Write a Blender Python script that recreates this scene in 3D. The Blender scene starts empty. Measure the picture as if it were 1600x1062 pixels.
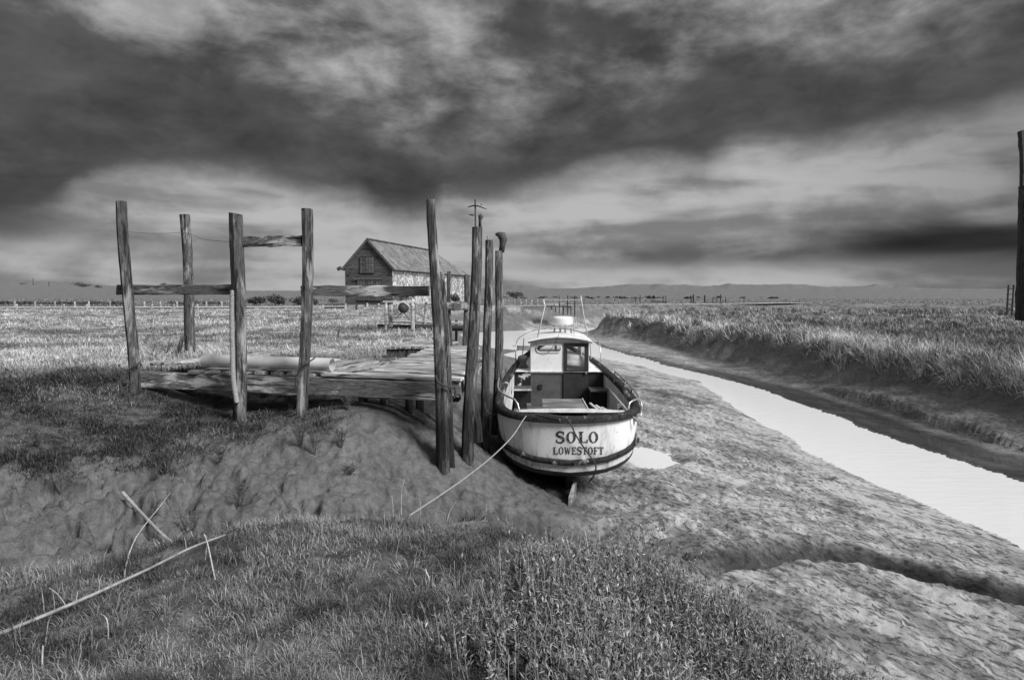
import bpy, math, random
import numpy as np
from mathutils import Vector
random.seed(7); RNG = np.random.default_rng(11)
R = math.radians
sc = bpy.context.scene
COL = sc.collection

# ------------------------------------------------------------------ camera
F_PX, W_PX, H_PX, HORIZON, EYE = 1062.0, 1600.0, 1062.0, 455.0, 1.6
TILT = math.atan((H_PX/2-HORIZON)/F_PX)
cd = bpy.data.cameras.new('camera'); cam = bpy.data.objects.new('camera', cd); COL.objects.link(cam)
cd.sensor_width = 36; cd.lens = 36*F_PX/W_PX; cd.clip_start = 0.05; cd.clip_end = 12000
cam.location = (0, 0, EYE); cam.rotation_euler = (math.pi/2-TILT, 0, 0)
sc.camera = cam

# ------------------------------------------------------------------ node helper
class NG:
    def __init__(s, tree): s.t = tree; s.n = tree.nodes; s.l = tree.links
    def put(s, sock, v):
        if v is None: return
        if isinstance(v, bpy.types.NodeSocket): s.l.new(v, sock)
        else:
            try: sock.default_value = v
            except Exception: sock.default_value = (v, v, v, 1) if len(sock.default_value) == 4 else (v, v, v)
    def m(s, op, a, b=None, c=None, clamp=False):
        n = s.n.new('ShaderNodeMath'); n.operation = op; n.use_clamp = clamp
        for i, v in enumerate((a, b, c)): s.put(n.inputs[i], v)
        return n.outputs[0]
    def vm(s, op, a, b=None):
        n = s.n.new('ShaderNodeVectorMath'); n.operation = op
        s.put(n.inputs[0], a); s.put(n.inputs[1], b)
        return n.outputs[0]
    def xyz(s, x, y, z):
        n = s.n.new('ShaderNodeCombineXYZ'); s.put(n.inputs[0], x); s.put(n.inputs[1], y); s.put(n.inputs[2], z); return n.outputs[0]
    def sep(s, v):
        n = s.n.new('ShaderNodeSeparateXYZ'); s.put(n.inputs[0], v); return n.outputs
    def noise(s, vec, scale=1.0, detail=4.0, rough=0.55, dist=0.0):
        n = s.n.new('ShaderNodeTexNoise'); s.put(n.inputs['Vector'], vec); n.inputs['Scale'].default_value = scale
        n.inputs['Detail'].default_value = detail; n.inputs['Roughness'].default_value = rough; n.inputs['Distortion'].default_value = dist
        return n.outputs['Fac']
    def vor(s, vec, scale, feature='F1', out='Distance'):
        n = s.n.new('ShaderNodeTexVoronoi'); n.feature = feature; s.put(n.inputs['Vector'], vec); n.inputs['Scale'].default_value = scale
        return n.outputs[out]
    def ss(s, v, a, b, lo=0.0, hi=1.0):
        n = s.n.new('ShaderNodeMapRange'); n.interpolation_type = 'SMOOTHSTEP'
        s.put(n.inputs[0], v); s.put(n.inputs[1], a); s.put(n.inputs[2], b); s.put(n.inputs[3], lo); s.put(n.inputs[4], hi); return n.outputs[0]
    def lin(s, v, a, b, lo=0.0, hi=1.0):
        n = s.n.new('ShaderNodeMapRange'); s.put(n.inputs[0], v); s.put(n.inputs[1], a); s.put(n.inputs[2], b); s.put(n.inputs[3], lo); s.put(n.inputs[4], hi); return n.outputs[0]
    def mix(s, f, a, b):
        n = s.n.new('ShaderNodeMix'); n.data_type = 'FLOAT'; s.put(n.inputs[0], f); s.put(n.inputs[2], a); s.put(n.inputs[3], b); return n.outputs[0]
    def curve(s, v, pts):
        n = s.n.new('ShaderNodeFloatCurve'); c = n.mapping.curves[0]
        while len(c.points) < len(pts): c.points.new(0.5, 0.5)
        for p, (x, y) in zip(c.points, pts): p.location = (x, y); p.handle_type = 'AUTO'
        n.mapping.update(); s.put(n.inputs[1], v); return n.outputs[0]
    def gauss(s, v, c, w):
        d = s.m('DIVIDE', s.m('SUBTRACT', v, c), w)
        return s.m('EXPONENT', s.m('MULTIPLY', s.m('MULTIPLY', d, d), -1.0))

# ------------------------------------------------------------------ world: heavy grey cloud
SUN_EL, SUN_AZ = 40.0, 126.0          # azimuth clockwise from the view direction: right and a little behind the camera
world = bpy.data.worlds.new('World'); sc.world = world; world.use_nodes = True
wt = world.node_tree; wt.nodes.clear(); g = NG(wt)
tc = wt.nodes.new('ShaderNodeTexCoord'); D = tc.outputs['Generated']
dx, dy, dz = g.sep(D)
DEG = 180/math.pi
az = g.m('MULTIPLY', g.m('ARCTAN2', dx, dy), DEG)
el = g.m('MULTIPLY', g.m('ARCSINE', dz), DEG)
wrapv = g.xyz(g.m('MULTIPLY', dx, 1.0), g.m('MULTIPLY', dy, 1.0), g.m('MULTIPLY', dz, 2.0))
n_big = g.noise(wrapv, 3.2, 5, 0.52, 0.35)
n_mid = g.noise(g.vm('ADD', wrapv, (3.1, 1.7, 0.4)), 6.5, 7, 0.56, 0.25)
n_fin = g.noise(g.vm('ADD', wrapv, (1.1, 5.7, 2.4)), 17.0, 6, 0.58, 0.2)
flat = g.xyz(dx, dy, g.m('MULTIPLY', dz, 6.0))
n_str = g.noise(g.vm('ADD', flat, (7.3, 2.2, 0.0)), 4.2, 3.5, 0.48, 0.35)
# lower edge of the main cloud bank, elevation against azimuth; it runs on round the whole sky
def PXA(x): return math.degrees(math.atan((x-800)/F_PX))
def PXE(x, y): return math.degrees(math.atan((HORIZON-y)/F_PX*math.cos(math.atan((x-800)/F_PX))))
edge_px = [(0,345),(60,332),(115,300),(175,268),(260,258),(380,262),(480,285),(560,300),(640,332),(700,300),(790,294),(880,268),(1000,244),(1108,248),(1135,212),(1260,216),(1400,188),(1500,170),(1590,140)]
pts = [(0, 0.42), (0.1, 0.36), (0.2, 0.46), (0.3, 0.36)]
pts += [((PXA(x)+180)/360, PXE(x, y)/25.0) for x, y in edge_px]
pts += [(0.68, 0.55), (0.78, 0.40), (0.9, 0.48), (1.0, 0.42)]
edge = g.m('MULTIPLY', g.curve(g.m('DIVIDE', g.m('ADD', az, 180.0), 360.0), pts), 25.0)
wob = g.m('ADD', g.m('MULTIPLY', g.m('SUBTRACT', n_mid, 0.5), 3.0), g.m('MULTIPLY', g.m('SUBTRACT', n_fin, 0.5), 2.2))
h = g.m('ADD', g.m('SUBTRACT', el, edge), wob)
inside = g.ss(h, g.lin(n_str, 0.35, 0.65, -0.8, -3.2), 0.9)
rise = g.ss(h, 1.0, 11.0)
def blob(px, py, sx, sy):
    a0, e0 = PXA(px), PXE(px, py); return g.m('MULTIPLY', g.gauss(az, a0, sx/F_PX*DEG), g.gauss(el, e0, sy/F_PX*DEG))
shape = None      # the larger swells and gaps of the bank seen in the view; noise carries on elsewhere
for px_, py_, sx_, sy_, am in [(255,10,60,50,.26),(470,80,110,60,.07),(690,45,80,50,.08),(1010,15,150,50,.07),(560,160,110,60,.01),(420,170,90,40,-.06),(960,120,90,40,.05),(1250,60,150,60,.05),
        (110,80,90,70,-.14),(60,200,130,70,-.10),(330,210,160,50,-.08),(860,85,100,55,-.10),(1180,150,220,40,-.10),(1480,120,120,70,-.05),(1450,20,120,60,.03)]:
    t_ = g.m('MULTIPLY', blob(px_, py_, sx_, sy_), am); shape = t_ if shape is None else g.m('ADD', shape, t_)
patch = g.ss(g.m('ADD', shape, g.m('ADD', g.m('MULTIPLY', n_big, 0.45), g.m('ADD', g.m('MULTIPLY', n_mid, 0.38), g.m('MULTIPLY', n_fin, 0.17)))), 0.43, 0.68)
dark = g.m('ADD', 0.030, g.m('MULTIPLY', n_mid, 0.05))
upper = g.mix(patch, 0.068, 0.33)
cloud = g.m('MULTIPLY', g.mix(rise, dark, upper), g.lin(g.m('ADD', g.m('MULTIPLY', n_mid, 0.6), g.m('MULTIPLY', n_fin, 0.4)), 0.34, 0.66, 0.62, 1.5))
zen = g.ss(el, 24.0, 75.0)
cloud = g.mix(zen, cloud, g.mix(patch, 0.38, 0.72))
# the light strip under the bank
low = g.mix(g.ss(g.m('ADD', g.m('MULTIPLY', n_str, 0.5), g.m('MULTIPLY', n_mid, 0.5)), 0.39, 0.60), 0.19, 0.46)
band = g.m('MULTIPLY', g.m('MULTIPLY', g.gauss(g.m('ADD', el, g.m('MULTIPLY', g.m('SUBTRACT', n_str, 0.5), 2.0)), 3.7, 1.25), g.ss(g.m('ADD', az, g.m('MULTIPLY', n_mid, 6.0)), 19.0, 33.0)), 0.93)
band2 = g.m('MULTIPLY', g.m('MULTIPLY', g.gauss(g.m('ADD', el, g.m('MULTIPLY', g.m('SUBTRACT', n_mid, 0.5), 2.0)), 4.6, 1.2), g.ss(az, -24.0, -34.0)), 0.6)
band3 = g.m('MULTIPLY', g.gauss(g.m('ADD', el, g.m('MULTIPLY', g.m('SUBTRACT', n_mid, 0.5), 3.0)), 2.6, 0.9), g.m('MULTIPLY', g.ss(az, -6.0, 6.0), 0.45))
low = g.m('MULTIPLY', low, g.m('MULTIPLY', g.m('SUBTRACT', 1.0, band), g.m('MULTIPLY', g.m('SUBTRACT', 1.0, band2), g.m('SUBTRACT', 1.0, band3))))
low = g.m('MULTIPLY', low, g.ss(az, 18.0, 40.0, 1.0, 0.62))
cl = g.mix(inside, low, cloud)
sky = wt.nodes.new('ShaderNodeTexSky'); sky.sky_type = 'NISHITA'; sky.sun_disc = False
sky.sun_elevation = R(SUN_EL); sky.sun_rotation = R(SUN_AZ); sky.air_density = 1.0; sky.dust_density = 3.0
bw = wt.nodes.new('ShaderNodeRGBToBW'); wt.links.new(sky.outputs[0], bw.inputs[0])
SKYK = 3.0
tot = g.m('ADD', g.m('MULTIPLY', cl, SKYK), g.m('MULTIPLY', g.m('MINIMUM', bw.outputs[0], 6.0), 0.012))
tot = g.m('MULTIPLY', tot, g.ss(el, -3.0, 0.5, 0.35, 1.0))
bg = wt.nodes.new('ShaderNodeBackground'); bg.inputs['Strength'].default_value = 0.1
wt.links.new(g.xyz(tot, tot, tot), bg.inputs['Color'])
wo = wt.nodes.new('ShaderNodeOutputWorld'); wt.links.new(bg.outputs[0], wo.inputs[0])

sd = bpy.data.lights.new('sun', 'SUN'); sd.energy = 1.5; sd.angle = R(24); sd.color = (1, 1, 1)
sun = bpy.data.objects.new('sun', sd); COL.objects.link(sun)
sv = Vector((math.sin(R(SUN_AZ))*math.cos(R(SUN_EL)), math.cos(R(SUN_AZ))*math.cos(R(SUN_EL)), math.sin(R(SUN_EL))))
sun.rotation_euler = sv.to_track_quat('Z', 'Y').to_euler(); sun.location = (20, -20, 40)
vs = sc.view_settings; vs.view_transform = 'Standard'; vs.look = 'None'; vs.gamma = 1; vs.use_curve_mapping = False
vs.exposure = 1.75
sc.cycles.max_bounces = 6; sc.cycles.diffuse_bounces = 3; sc.cycles.glossy_bounces = 3; sc.cycles.transparent_max_bounces = 8
sc.cycles.use_denoising = True; sc.cycles.caustics_reflective = False; sc.cycles.caustics_refractive = False

# ------------------------------------------------------------------ geometry helpers
cT, sT = math.cos(TILT), math.sin(TILT)
def ray(px, py):
    a = (px-W_PX/2)/F_PX; b = (H_PX/2-py)/F_PX
    return np.array([a, cT+b*sT, -sT+b*cT])
def P(px, py, Y):
    r = ray(px, py); return np.array([0, 0, EYE])+r*(Y/r[1])
def PZ(px, py, z):
    r = ray(px, py); return np.array([0, 0, EYE])+r*((z-EYE)/r[2])

def tag(o, label=None, cat=None, group=None, kind=None):
    if label: o['label'] = label
    if cat: o['category'] = cat
    if group: o['group'] = group
    if kind: o['kind'] = kind
    return o
def thing(name, loc, label, cat, group=None):
    o = bpy.data.objects.new(name, None); COL.objects.link(o); o.location = tuple(float(v) for v in loc); o.empty_display_size = 0.1
    return tag(o, label, cat, group)
def origin_of(o):
    v = np.zeros(3)
    while o is not None: v = v+np.array(o.location); o = o.parent
    return v

class MB:
    def __init__(s): s.v = []; s.f = []; s.n = 0
    def add(s, v, f):
        v = np.asarray(v, float).reshape(-1, 3); s.v.append(v); s.f += [tuple(i+s.n for i in q) for q in f]; s.n += len(v); return s
    def box(s, c, size, ax=None):
        c = np.array(c, float); hx, hy, hz = np.array(size)/2.0
        ax = np.eye(3) if ax is None else np.array(ax, float)
        v = [c+ax[0]*a*hx+ax[1]*b*hy+ax[2]*d*hz for a in (-1, 1) for b in (-1, 1) for d in (-1, 1)]
        return s.add(v, [(0, 1, 3, 2), (4, 6, 7, 5), (0, 4, 5, 1), (2, 3, 7, 6), (0, 2, 6, 4), (1, 5, 7, 3)])
    def bar(s, p0, p1, w, hgt, up=(0, 0, 1)):
        p0 = np.array(p0, float); p1 = np.array(p1, float); d = p1-p0; L = np.linalg.norm(d); d /= L
        u = np.array(up, float); sd_ = np.cross(d, u); sd_ /= np.linalg.norm(sd_); u = np.cross(sd_, d)
        return s.box((p0+p1)/2, (L, w, hgt), (d, sd_, u))
    def tube(s, pts, rad, n=8, caps=True, jit=0.0, groove=None, rng=None, squash=None):
        pts = np.array(pts, float); m = len(pts); rad = np.broadcast_to(np.array(rad, float), (m,))
        t = np.gradient(pts, axis=0); t /= np.linalg.norm(t, axis=1)[:, None]
        ref = np.array([0, 0, 1.0]) if abs(t[0][2]) < 0.9 else np.array([1.0, 0, 0])
        a = np.cross(t[0], ref); a /= np.linalg.norm(a); V = []
        ang = np.arange(n)*2*math.pi/n
        for i in range(m):
            a = a-t[i]*np.dot(a, t[i]); a /= np.linalg.norm(a); b = np.cross(t[i], a)
            r = np.full(n, rad[i])
            if groove is not None: r = r*groove
            if jit: r = r*(1+jit*(rng or RNG).normal(size=n))
            k = 1.0 if squash is None else squash
            V.append(pts[i]+np.outer(np.cos(ang)*r, a)+np.outer(np.sin(ang)*r*k, b))
        f = [(i*n+j, i*n+(j+1) % n, (i+1)*n+(j+1) % n, (i+1)*n+j) for i in range(m-1) for j in range(n)]
        if caps: f += [tuple(range(n-1, -1, -1)), tuple((m-1)*n+j for j in range(n))]
        return s.add(np.vstack(V), f)
    def lathe(s, c, prof, n=20):
        c = np.array(c, float); V = []; m = len(prof)
        for r, z in prof:
            for j in range(n):
                a = 2*math.pi*j/n; V.append(c+np.array([r*math.cos(a), r*math.sin(a), z]))
        f = [(i*n+j, i*n+(j+1) % n, (i+1)*n+(j+1) % n, (i+1)*n+j) for i in range(m-1) for j in range(n)]
        f += [tuple(range(n-1, -1, -1)), tuple((m-1)*n+j for j in range(n))]
        return s.add(V, f)
    def strip(s, A, B):
        A = np.array(A); B = np.array(B); k = len(A)
        return s.add(np.vstack([A, B]), [(i, i+1, k+i+1, k+i) for i in range(k-1)])
    def loft(s, rows, close=False):
        k = len(rows[0]); f = []
        for r in range(len(rows)-1):
            for i in range(k if close else k-1):
                j = (i+1) % k; f.append((r*k+i, r*k+j, (r+1)*k+j, (r+1)*k+i))
        return s.add(np.vstack(rows), f)
    def build(s, name, mat, parent=None, smooth=False, loc=None):
        me = bpy.data.meshes.new(name); v = np.vstack(s.v)
        o = bpy.data.objects.new(name, me); COL.objects.link(o)
        if parent is not None: o.parent = parent; org = origin_of(parent)
        elif loc is not None: org = np.array(loc, float); o.location = tuple(float(q) for q in org)
        else:
            org = np.array([(v[:, 0].min()+v[:, 0].max())/2, (v[:, 1].min()+v[:, 1].max())/2, v[:, 2].min()]); o.location = tuple(float(q) for q in org)
        me.from_pydata((v-org).tolist(), [], s.f); me.materials.append(mat)
        if smooth: me.polygons.foreach_set('use_smooth', [True]*len(me.polygons))
        me.update(); return o

def bevel(o, w, seg=1):
    m = o.modifiers.new('b', 'BEVEL'); m.width = w; m.segments = seg; m.limit_method = 'ANGLE'; return o

# ------------------------------------------------------------------ numpy noise
def _hash(ix, iy, seed):
    n = (ix.astype(np.int64)*374761393+iy.astype(np.int64)*668265263+seed*974634777) & 0xffffffff
    n = ((n ^ (n >> 13))*1274126177) & 0xffffffff
    return ((n ^ (n >> 16)) & 0xffff)/65535.0
def vnoise(x, y, seed=0):
    ix = np.floor(x); iy = np.floor(y); fx = x-ix; fy = y-iy
    fx = fx*fx*fx*(fx*(fx*6-15)+10); fy = fy*fy*fy*(fy*(fy*6-15)+10)
    a = _hash(ix, iy, seed); b = _hash(ix+1, iy, seed); c = _hash(ix, iy+1, seed); d = _hash(ix+1, iy+1, seed)
    return (a*(1-fx)+b*fx)*(1-fy)+(c*(1-fx)+d*fx)*fy
def fbm(x, y, seed=0, oct=4, gain=0.5):
    t = 0; a = 1; n = 0
    for i in range(oct):
        t = t+a*vnoise(x*2**i+17.3*i, y*2**i-9.1*i, seed+i); n += a; a *= gain
    return t/n
def sstep(v, a, b):
    t = np.clip((v-a)/(b-a), 0, 1); return t*t*(3-2*t)
def softplus(v, k): return np.where(v/k > 30, v, k*np.log1p(np.exp(np.clip(v/k, -40, 30))))
def smax(a, b, k=0.08): return 0.5*(a+b+np.sqrt((a-b)**2+k*k))

# ------------------------------------------------------------------ terrain
CP = np.array([
 (3,4,-1.75),(4,6,-1.7),(2.6,6.2,-1.7),(6,5,-1.84),(5,3,-1.8),(7.0,3,-2.02),(3,1,-1.7),(0,2,-1.6),(-3,3,-1.0),(-7,3,-.7),
 (3,10,-1.78),(2.8,7.9,-1.74),(4.4,8.0,-1.75),(5,11,-1.9),(6,8.6,-1.84),(6.4,7,-1.84),(7.3,9.75,-2.1),(7.05,12.5,-2.1),(6.6,15.7,-2.1),(4,14,-1.9),(3,16,-1.92),(5,18,-1.93),(6.3,18.5,-2.02),(7.25,20,-2.1),(7,24,-2.03),(8.1,27,-2.1),(4,24,-1.9),(2,20,-1.86),
 (5,32,-1.96),(6.8,34,-2.1),(5.6,38,-2.1),(2,32,-1.92),(0,26,-1.75),(0,36,-1.98),(1.2,43,-2.1),(-2,43,-1.85),
 (8.7,7,-2.5),(8.6,12,-2.5),(8.4,16,-2.5),(8.4,20,-2.5),(8.9,26,-2.5),(8.0,31,-2.45),(7,36,-2.4),(5.0,42,-2.4),(3,50,-2.4),(1,56,-2.35),(6,62,-2.3),(10,66,-2.25),(20,70,-2.2),(40,76,-2.2),(9,3,-2.5),
 (10.1,10,-2.1),(9.9,14.7,-2.1),(9.5,18.7,-2.1),(9.7,25,-2.1),(8.9,29,-2.1),(11.2,10,-2.04),(11,14.7,-2.04),(10.6,18.7,-2.04),(10.6,25,-2.05),(9.6,29,-2.06),(8,35,-2.1),(6.4,43.6,-2.1),(5.8,52,-2.1),
 (13,10,-1.3),(12.7,17,-1.0),(12.4,20,-1.05),(12.3,26,-1.35),(11.4,31,-1.5),(10.7,38,-1.65),(9.5,48,-1.7),(7.6,55,-1.8),(16,10,-.8),(17,20,-.7),(17,32,-.9),(17,45,-.9),(13,3,-1.4),(30,20,-.6),(30,45,-.7),
 (.95,11,-1.92),(.95,13,-1.92),(.95,16,-1.92),(.9,9.6,-1.8),(2.4,12,-1.84),(.8,8.9,-1.95),(1.6,7.6,-1.88),(2.2,9.2,-1.82),
 (-.3,10.6,-1.25),(-.35,13,-1.3),(-.4,17,-1.4),(-.75,10.4,-1.0),(-1,10,-1.04),(-1,9.2,-1.3),(0,9.4,-1.55),(0,8.3,-1.7),(-1.7,8.8,-1.12),(-1.85,9.8,-.68),(-2,10.6,-.32),(-3,9,-.75),(-2.6,7.9,-1.05),
 (-3.5,10.5,-.42),(-3.9,11,-.44),(-5,11.35,-.38),(-5.9,11.6,-.24),(-5,12.6,-.12),(-5.1,9,-.74),(-3.8,6.7,-1.25),(-6.3,8,-.55),(-4,5.4,-1.1),(-8,8,-.32),(-2.2,6.6,-1.35),(-1,7,-1.5),(0,6.8,-1.65),(-5,6.5,-1.0),(-7,6,-.75),(-9,10,-.08),(-10,7,-.3),(-6.6,11.8,0),(-14,5,-.1),
 (-2.3,12.4,-.28),(-2.5,14,0),(-2.1,17,0),(-2.3,22,0),(-2.9,28,0),(-4,38,0),(-6.5,48,0),(-9,57,0),(-6,14,0),(-6,20,0),(-10,14,0),(-10,24,0),(-10,35,0),(-20,20,0),(-20,40,0),(-25,58,0),(-14,10,0),(-30,10,0),(-14,64,0),
 (-1.3,12.5,-.8),(-.9,14,-1.0),(-.9,18,-1.2),(-1,22,-1.3),(-1.3,28,-1.45),(-2,38,-1.6),(-4,48,-1.8),(-6.5,57,-1.6),
 (-8,66,0),(-2,69,0),(4,71,0),(12,75,0),(25,80,0),(45,88,0),(0,82,0),(20,95,0),(-20,80,0),(-2,65,-1.5),(4,67,-1.8),(12,71,-1.9),(10,58,-.6),(16,62,-.55),(30,66,-.55),(45,68,-.55),(60,60,-.5),(60,95,0),(-50,60,0),(-50,95,0),(60,20,-.5),(0,100,0)], float)
def _k(d2): return 0.5*d2*np.log(d2+1e-9)
def _fit():
    n = len(CP); xy = CP[:, :2]; d2 = ((xy[:, None]-xy[None])**2).sum(-1)
    A = np.zeros((n+3, n+3)); A[:n, :n] = _k(d2)+np.eye(n)*0.04; A[:n, n] = 1; A[:n, n+1:] = xy; A[n, :n] = 1; A[n+1:, :n] = xy.T
    return np.linalg.solve(A, np.concatenate([CP[:, 2], [0, 0, 0]]))
TW = _fit()
def floor_z(x, y):
    o = np.empty_like(x); n = len(CP)
    for i in range(0, len(x), 40000):
        X = x[i:i+40000]; Y = y[i:i+40000]
        d2 = (X[:, None]-CP[None, :, 0])**2+(Y[:, None]-CP[None, :, 1])**2
        o[i:i+40000] = _k(d2)@TW[:n]+TW[n]+TW[n+1]*X+TW[n+2]*Y
    return o
MB_PTS = np.array([(-7,2.2),(-5.2,3.6),(-3.5,4.55),(-2.75,4.75),(-2.1,5.0),(-1.75,5.4),(-1.04,5.5),(-.25,5.35),(.2,4.8),(.42,4.4),(.8,4.1),(1.25,3.85),(1.6,3.6),(1.78,3.2),(1.85,2.4),(2.2,1),(2.2,-2)])
MB_A = np.arctan2(MB_PTS[:, 0], MB_PTS[:, 1]); MB_R = np.hypot(MB_PTS[:, 0], MB_PTS[:, 1])
def mound_d(x, y):
    a = np.arctan2(x, y); r = np.hypot(x, y)
    return r-np.interp(a, MB_A, MB_R)+0.22*(fbm(x*2.2, y*2.2, 5, 3)-0.5)
def xbank(y): return np.interp(y, [0,10,17,20,26,31,38,48,56,60,64,70], [13.6,13.2,12.9,12.7,12.4,11.5,10.8,9.7,7.7,8.6,14,40])
def polydist(x, y, pts):
    d = np.full(x.shape, 1e9); pts = np.array(pts, float)
    for (ax, ay), (bx, by) in zip(pts[:-1], pts[1:]):
        t = np.clip(((x-ax)*(bx-ax)+(y-ay)*(by-ay))/((bx-ax)**2+(by-ay)**2), 0, 1)
        d = np.minimum(d, np.hypot(x-ax-t*(bx-ax), y-ay-t*(by-ay)))
    return d
RUN1 = [(1.9,7.8),(2.4,7.95),(2.82,8.0),(3.4,8.18),(3.9,8.2),(4.2,8.12),(4.47,7.9),(4.88,7.42),(5.3,7.0),(6.5,6.1),(7.6,5.4)]
RUN2 = [(2.6,14.6),(3.2,13.9),(4.2,13.4),(5.2,13.3),(6.4,12.6),(7.2,12.2)]
SHELF = [(-.8,9.0),(-.2,9.0),(.35,9.3),(.9,9.3),(1.4,9.45),(2.0,9.6)]
def run1y(x): return np.interp(x, [p[0] for p in RUN1], [p[1] for p in RUN1])
def flow_uv(x, y): return x*0.89+y*0.46, -x*0.46+y*0.89     # across / along the ebb
def height(x, y, fine=True):
    x = np.asarray(x, float); y = np.asarray(y, float)
    z = floor_z(x, y)
    z = np.minimum(z, 0.04)
    z = np.maximum(z, np.where((x < -7) & (y > 13) & (y < 110), -0.03, -9)*1.0)
    far = np.maximum(sstep(y, 84, 100), np.maximum(sstep(np.abs(x), 42, 58), sstep(-y, 0, 12)))
    z = z*(1-far)+far*(-0.02-0.2*sstep(x, 5, 40)*sstep(-y, -95, -60))
    rb = -0.42-1.5*softplus(xbank(y)-x+0.9*(fbm(x*0.6, y*0.6, 21, 3)-0.5), 0.15)
    rb = np.where((y > -2) & (y < 72), rb, -9)
    z = smax(z, rb, 0.06)
    d = mound_d(x, y); r = np.hypot(x, y)
    top = -0.03*r-0.05*sstep(r, 3, 6)+0.16*(fbm(x*0.9, y*0.9, 31, 3)-0.5)+0.11*(fbm(x*3.1, y*3.1, 33, 3)-0.5)-0.36*sstep(x, 0.3, 1.9)-0.1*sstep(-x, 2.0, 4.5)
    z = smax(z, top-1.15*softplus(d, 0.10), 0.10)
    z = np.where(r < 1.2, np.maximum(z, top), z)
    # shelf of mud behind the mound and the runnels
    ds = polydist(x, y, SHELF); below = sstep(y-np.interp(x, [p[0] for p in SHELF], [p[1] for p in SHELF])+0.25*(fbm(x*3, y*3, 35, 3)-.5), -0.16, 0.02)
    wsh = np.exp(-(ds/0.6)**2)*(d > 0.25)
    z = z+wsh*(0.30*below-0.14)*(.6+.8*fbm(x*3.3, y*3.3, 37, 2))
    s1 = y-run1y(x)+0.10*(fbm(x*2.2, y*0.0+3, 29, 3)-0.5); rw1 = sstep(x, 1.9, 2.6)*(1-sstep(x, 7.2, 8.2))*(d > 0.3)
    z = z+rw1*(0.05*sstep(-s1, -0.03, 0.07)*np.exp(-(np.minimum(s1, 0)/0.8)**2)-0.17*np.exp(-((s1-0.10)/0.13)**2)+0.12*sstep(s1, 0.12, 0.50)*np.exp(-(np.maximum(s1-.6, 0)/2.2)**2))
    z = z-0.10*np.exp(-(polydist(x, y, RUN2)/0.12)**2)
    pd_ = ((x-2.95)/0.45)**2+((y-14.2)/0.95)**2; z = z-0.12*np.exp(-pd_)+0.06*np.exp(-(pd_-2.6)**2/2.0)
    if fine:
        near = 1-sstep(y, 30, 70)
        mud = sstep(-z, 0.25, 0.6)
        dist = np.hypot(x, y)
        calm = 1-.85*sstep(-z, 1.9, 2.03)*(x > 2.5); z = z+near*calm*0.10*(fbm(x*1.1, y*1.1, 41, 4)-0.5)
        u, v = flow_uv(x, y)
        cl1 = fbm(u*5.5, v*2.3, 51, 3); cl2 = fbm(u*15, v*6, 57, 3)
        amp = mud*sstep(d, 0.1, 0.6)
        z = z+amp*(0.10*(np.abs(cl1-0.5)*-2+0.25)+0.045*(cl2-0.5))*calm*(1-sstep(dist, 25, 50))*np.where(z < -2.12, 0.2, 1)
        xn, xw, xf = channel(x, y); fade = 1-sstep(y, 44, 52); inr = (y > -4) & (y < 52)
        u = np.minimum(x-xn, xw-x)
        zin = -2.1-0.25*np.clip(u, 0, 1.6)
        flat = -2.082+0.0*x
        zc = np.where(u > 0, np.minimum(z, zin), z)
        zc = np.where((u <= 0) & (x > xw) & (x < xf+.5), flat+0.30*np.maximum(x-xf, 0), zc)
        zc = np.where((x <= xn) & (x > xn-3), np.maximum(zc, -2.1+0.035*(xn-x)), zc)
        zc = np.where((x > xf+.5) & (x < xf+4), np.maximum(zc, -2.082+.15+0.05*(x-xf-.5)), zc)
        z = np.where(inr, z*(1-fade)+zc*fade, z)
        # clods in the hollow on the left
        hol = np.exp(-(((x+4.2)/2.4)**2+((y-7.2)/1.5)**2))
        b = fbm(x*3.6, y*3.6, 61, 3); z = z+hol*(0.34*(sstep(b, 0.44, 0.58)-0.5)+0.10*(fbm(x*11, y*11, 67, 2)-0.5))
        dry = sstep(-z, .2, .5)*(1-sstep(x, .2, 1.2))*(d > .2)*(y < 16)
        z = z+dry*(0.085*(1-2*np.abs(fbm(u*4.2, v*2.2, 63, 4, .6)-.5)-.75)+.03*(fbm(x*19, y*19, 65, 2)-.5))
        gr = sstep(z, -0.9, -0.2)*(d > 0.2)
        z = z+gr*near*0.09*(fbm(x*2.6, y*2.6, 71, 3)-0.5)
    return z
CH_Y = [-5, 3, 9.75, 12.5, 15.7, 20, 27, 34, 37, 45, 52]
CH_N = [8.0, 7.7, 7.3, 7.05, 6.75, 7.0, 7.6, 6.5, 5.4, 3.2, 1.5]
CF_Y = [-5, 3, 9.75, 14.7, 18.7, 25.3, 29, 34, 43.6, 52]
CF_X = [11.8, 11.6, 11.3, 11.0, 10.7, 10.6, 9.8, 8.3, 6.5, 6.0]
BANDW = 1.15       # flat dark strip painted in place of the far bank's reflection
def channel(x, y):
    xn = np.interp(y, CH_Y, CH_N)+0.75*(fbm(y*.35, y*0+1.7, 151, 3)-.5)+0.26*(fbm(x*.6+2, y*1.9, 153, 4, .6)-.5)
    xf = np.interp(y, CF_Y, CF_X)+0.35*(fbm(y*.3, y*0+7.7, 155, 3)-.5)
    jag = 0.22*(fbm(y*3.1, y*0+3.3, 157, 2)-.5)
    xw = xf-BANDW*np.interp(y, [0, 15, 25, 34, 45], [1.2, 1.1, .95, .55, .3])+jag
    return xn, xw, xf
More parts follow.
